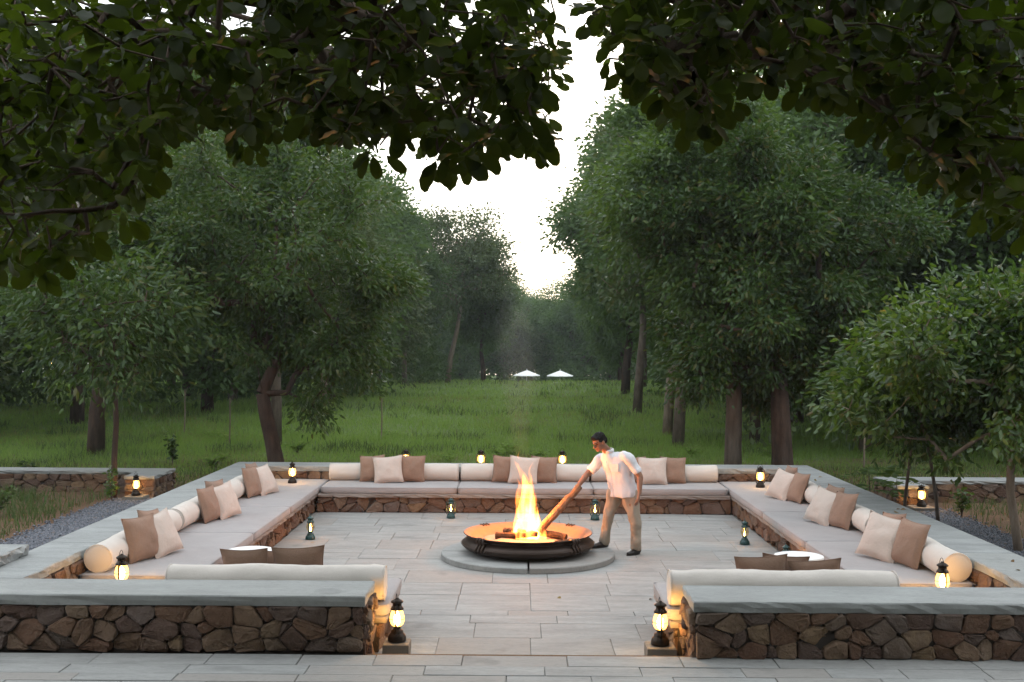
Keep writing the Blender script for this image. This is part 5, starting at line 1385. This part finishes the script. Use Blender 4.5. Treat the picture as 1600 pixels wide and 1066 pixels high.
# thin tree guards and poles on the meadow
for i, (x, y, h) in enumerate(((-7.5, 29.5, 1.25), (-9.7, 33.0, 1.35), (-3.8, 31.5, 1.2), (7.5, 24.8, 1.5), (8.9, 25.5, 1.6))):
    z = float(ground_z(x, y)); p = empty('sapling_pole', (x, y, z)); tag(p, ('thin pale pole standing in the grass behind the large spreading tree', 'thin pale pole farthest left in the grass', 'thin pale pole right of the large spreading tree', 'thin bare stem behind the right corner of the pit', 'thin bare stem at the right behind the garden wall')[i], 'pole', 'thin poles on the meadow')
    MB().tube([(0, 0, -.1), (.02, 0, h * .5), (.01, 0, h)], [.022, .02, .016], 7).build('shaft', M['bark_pale'], p)
    MB().tube([(.01, 0, h * .86), (.09, .02, h * 1.05)], [.010, .005], 5).build('twig', M['bark_pale'], p)

# ------------------------------------------------------------------ parasols, far lanterns
def parasol(x, y, zc, label):
    gz_ = float(ground_z(x, y)); root = empty('parasol', (x, y, gz_)); tag(root, label, 'parasol', 'white parasols at the far end of the meadow')
    r, h, n = 1.30, .50, 8; V = [(0, 0, zc - gz_ + h)]; F = []
    for j, (q, zz) in enumerate(((.33, .62), (.68, .28), (1, 0), (1.0, -.12))):
        for i in range(n * 2):
            a = math.pi * i / n; k = q * (1 if i % 2 == 0 else .94); V.append((r * k * math.cos(a), r * k * math.sin(a), zc - gz_ + h * zz * 1.1 - (.02 if i % 2 else 0)))
    m = n * 2
    for i in range(m): F.append((0, 1 + i, 1 + (i+1) % m))
    for j in range(3):
        for i in range(m): F.append((1+j*m+i, 1+(j+1)*m+i, 1+(j+1)*m+(i+1) % m, 1+j*m+(i+1) % m))
    link('canopy', mesh('canopy', V, F, M['parasol']), root)
    MB().lathe([(.025, 0), (.025, zc - gz_ + h + .06), (.05, zc - gz_ + h + .07), (.01, zc - gz_ + h + .14)], 8).build('pole', M['white_paint'], root)
    MB().lathe([(.3, 0), (.3, .05), (.06, .09)], 14).build('foot', M['white_paint'], root)
parasol(.78, 112, -.36, 'left of the two white parasols far across the meadow')
parasol(4.05, 112, -.38, 'right of the two white parasols far across the meadow')
def daybed(x, y, w, label):
    z = float(ground_z(x, y)); root = empty('daybed', (x, y, z)); tag(root, label, 'daybed', 'white daybeds under the parasols')
    MB().box((-w/2, -.5, 1.25), (w/2, .5, 1.42)).build('pad', M['parasol'], root)
    for sx in (-1, 1):
        for sy in (-1, 1): MB().box((sx * (w/2 - .1) - .05, sy * .4 - .05, 0), (sx * (w/2 - .1) + .05, sy * .4 + .05, 1.248)).build('leg', M['white_paint'], root)
daybed(1.9, 109.5, 2.2, 'white raised daybed below the left parasol')
daybed(4.1, 109.5, 1.6, 'white raised daybed below the right parasol')
for i, (x, y) in enumerate(((-34.6, 80), (-33.0, 80))):
    z = float(ground_z(x, y)); lp = empty('path_lamp', (x, y, z)); tag(lp, ('left', 'right')[i] + ' one of two tiny lit lamps in the wood at the far left', 'lamp', 'lamps in the left wood')
    MB().tube([(0, 0, -.1), (0, 0, .95)], .03, 6).build('post', M['lamp_dark'], lp)
    MB().lathe([(.02, .95), (.13, 1.0), (.15, 1.12), (.10, 1.26), (.02, 1.3)], 10).build('shade', M['glow'], lp, smooth=True)

sk = MB(); P_ = [(FC.x - .05, FC.y, 1.15), (FC.x - .10, FC.y, 1.5), (FC.x - .16, FC.y + .1, 1.9), (FC.x - .14, FC.y + .2, 2.4), (FC.x - .22, FC.y + .35, 2.9), (FC.x - .2, FC.y + .5, 3.5), (FC.x - .2, FC.y + .6, 3.9)]
sk.tube(P_, [.04, .12, .20, .26, .26, .17, .02], 18); sv = np.array(sk.v); sv += np.stack([vnoise(sv * 2.2), vnoise(sv * 2.2 + 7), vnoise(sv * 2.2 + 13)], -1) * .14
sm_ = bpy.data.materials.new('wood smoke'); sm_.use_nodes = True; st_ = sm_.node_tree; st_.nodes.clear()
so_ = st_.nodes.new('ShaderNodeOutputMaterial'); sv_ = st_.nodes.new('ShaderNodeVolumePrincipled'); sv_.inputs['Color'].default_value = (.85, .87, .9, 1); sv_.inputs['Density'].default_value = .065
st_.links.new(sv_.outputs[0], so_.inputs[1])
tag(link('smoke', mesh('smoke', sv, sk.f, sm_, True)), 'faint pale smoke drifting up above the fire', 'smoke', kind='stuff')
# ------------------------------------------------------------------ evening haze
hb = MB().box((-150, -64, -3.6), (150, 190, 20.5)).build('haze', None)
hm = bpy.data.materials.new('evening haze'); hm.use_nodes = True; ht = hm.node_tree; ht.nodes.clear()
ho = ht.nodes.new('ShaderNodeOutputMaterial'); hv = ht.nodes.new('ShaderNodeVolumePrincipled')
hv.inputs['Color'].default_value = (.86, .95, 1.0, 1); hv.inputs['Density'].default_value = .00055; hv.inputs['Anisotropy'].default_value = .2
ht.links.new(hv.outputs[0], ho.inputs[1]); hb.data.materials.append(hm)
tag(hb, 'thin bluish evening haze over the meadow', 'haze', kind='stuff')
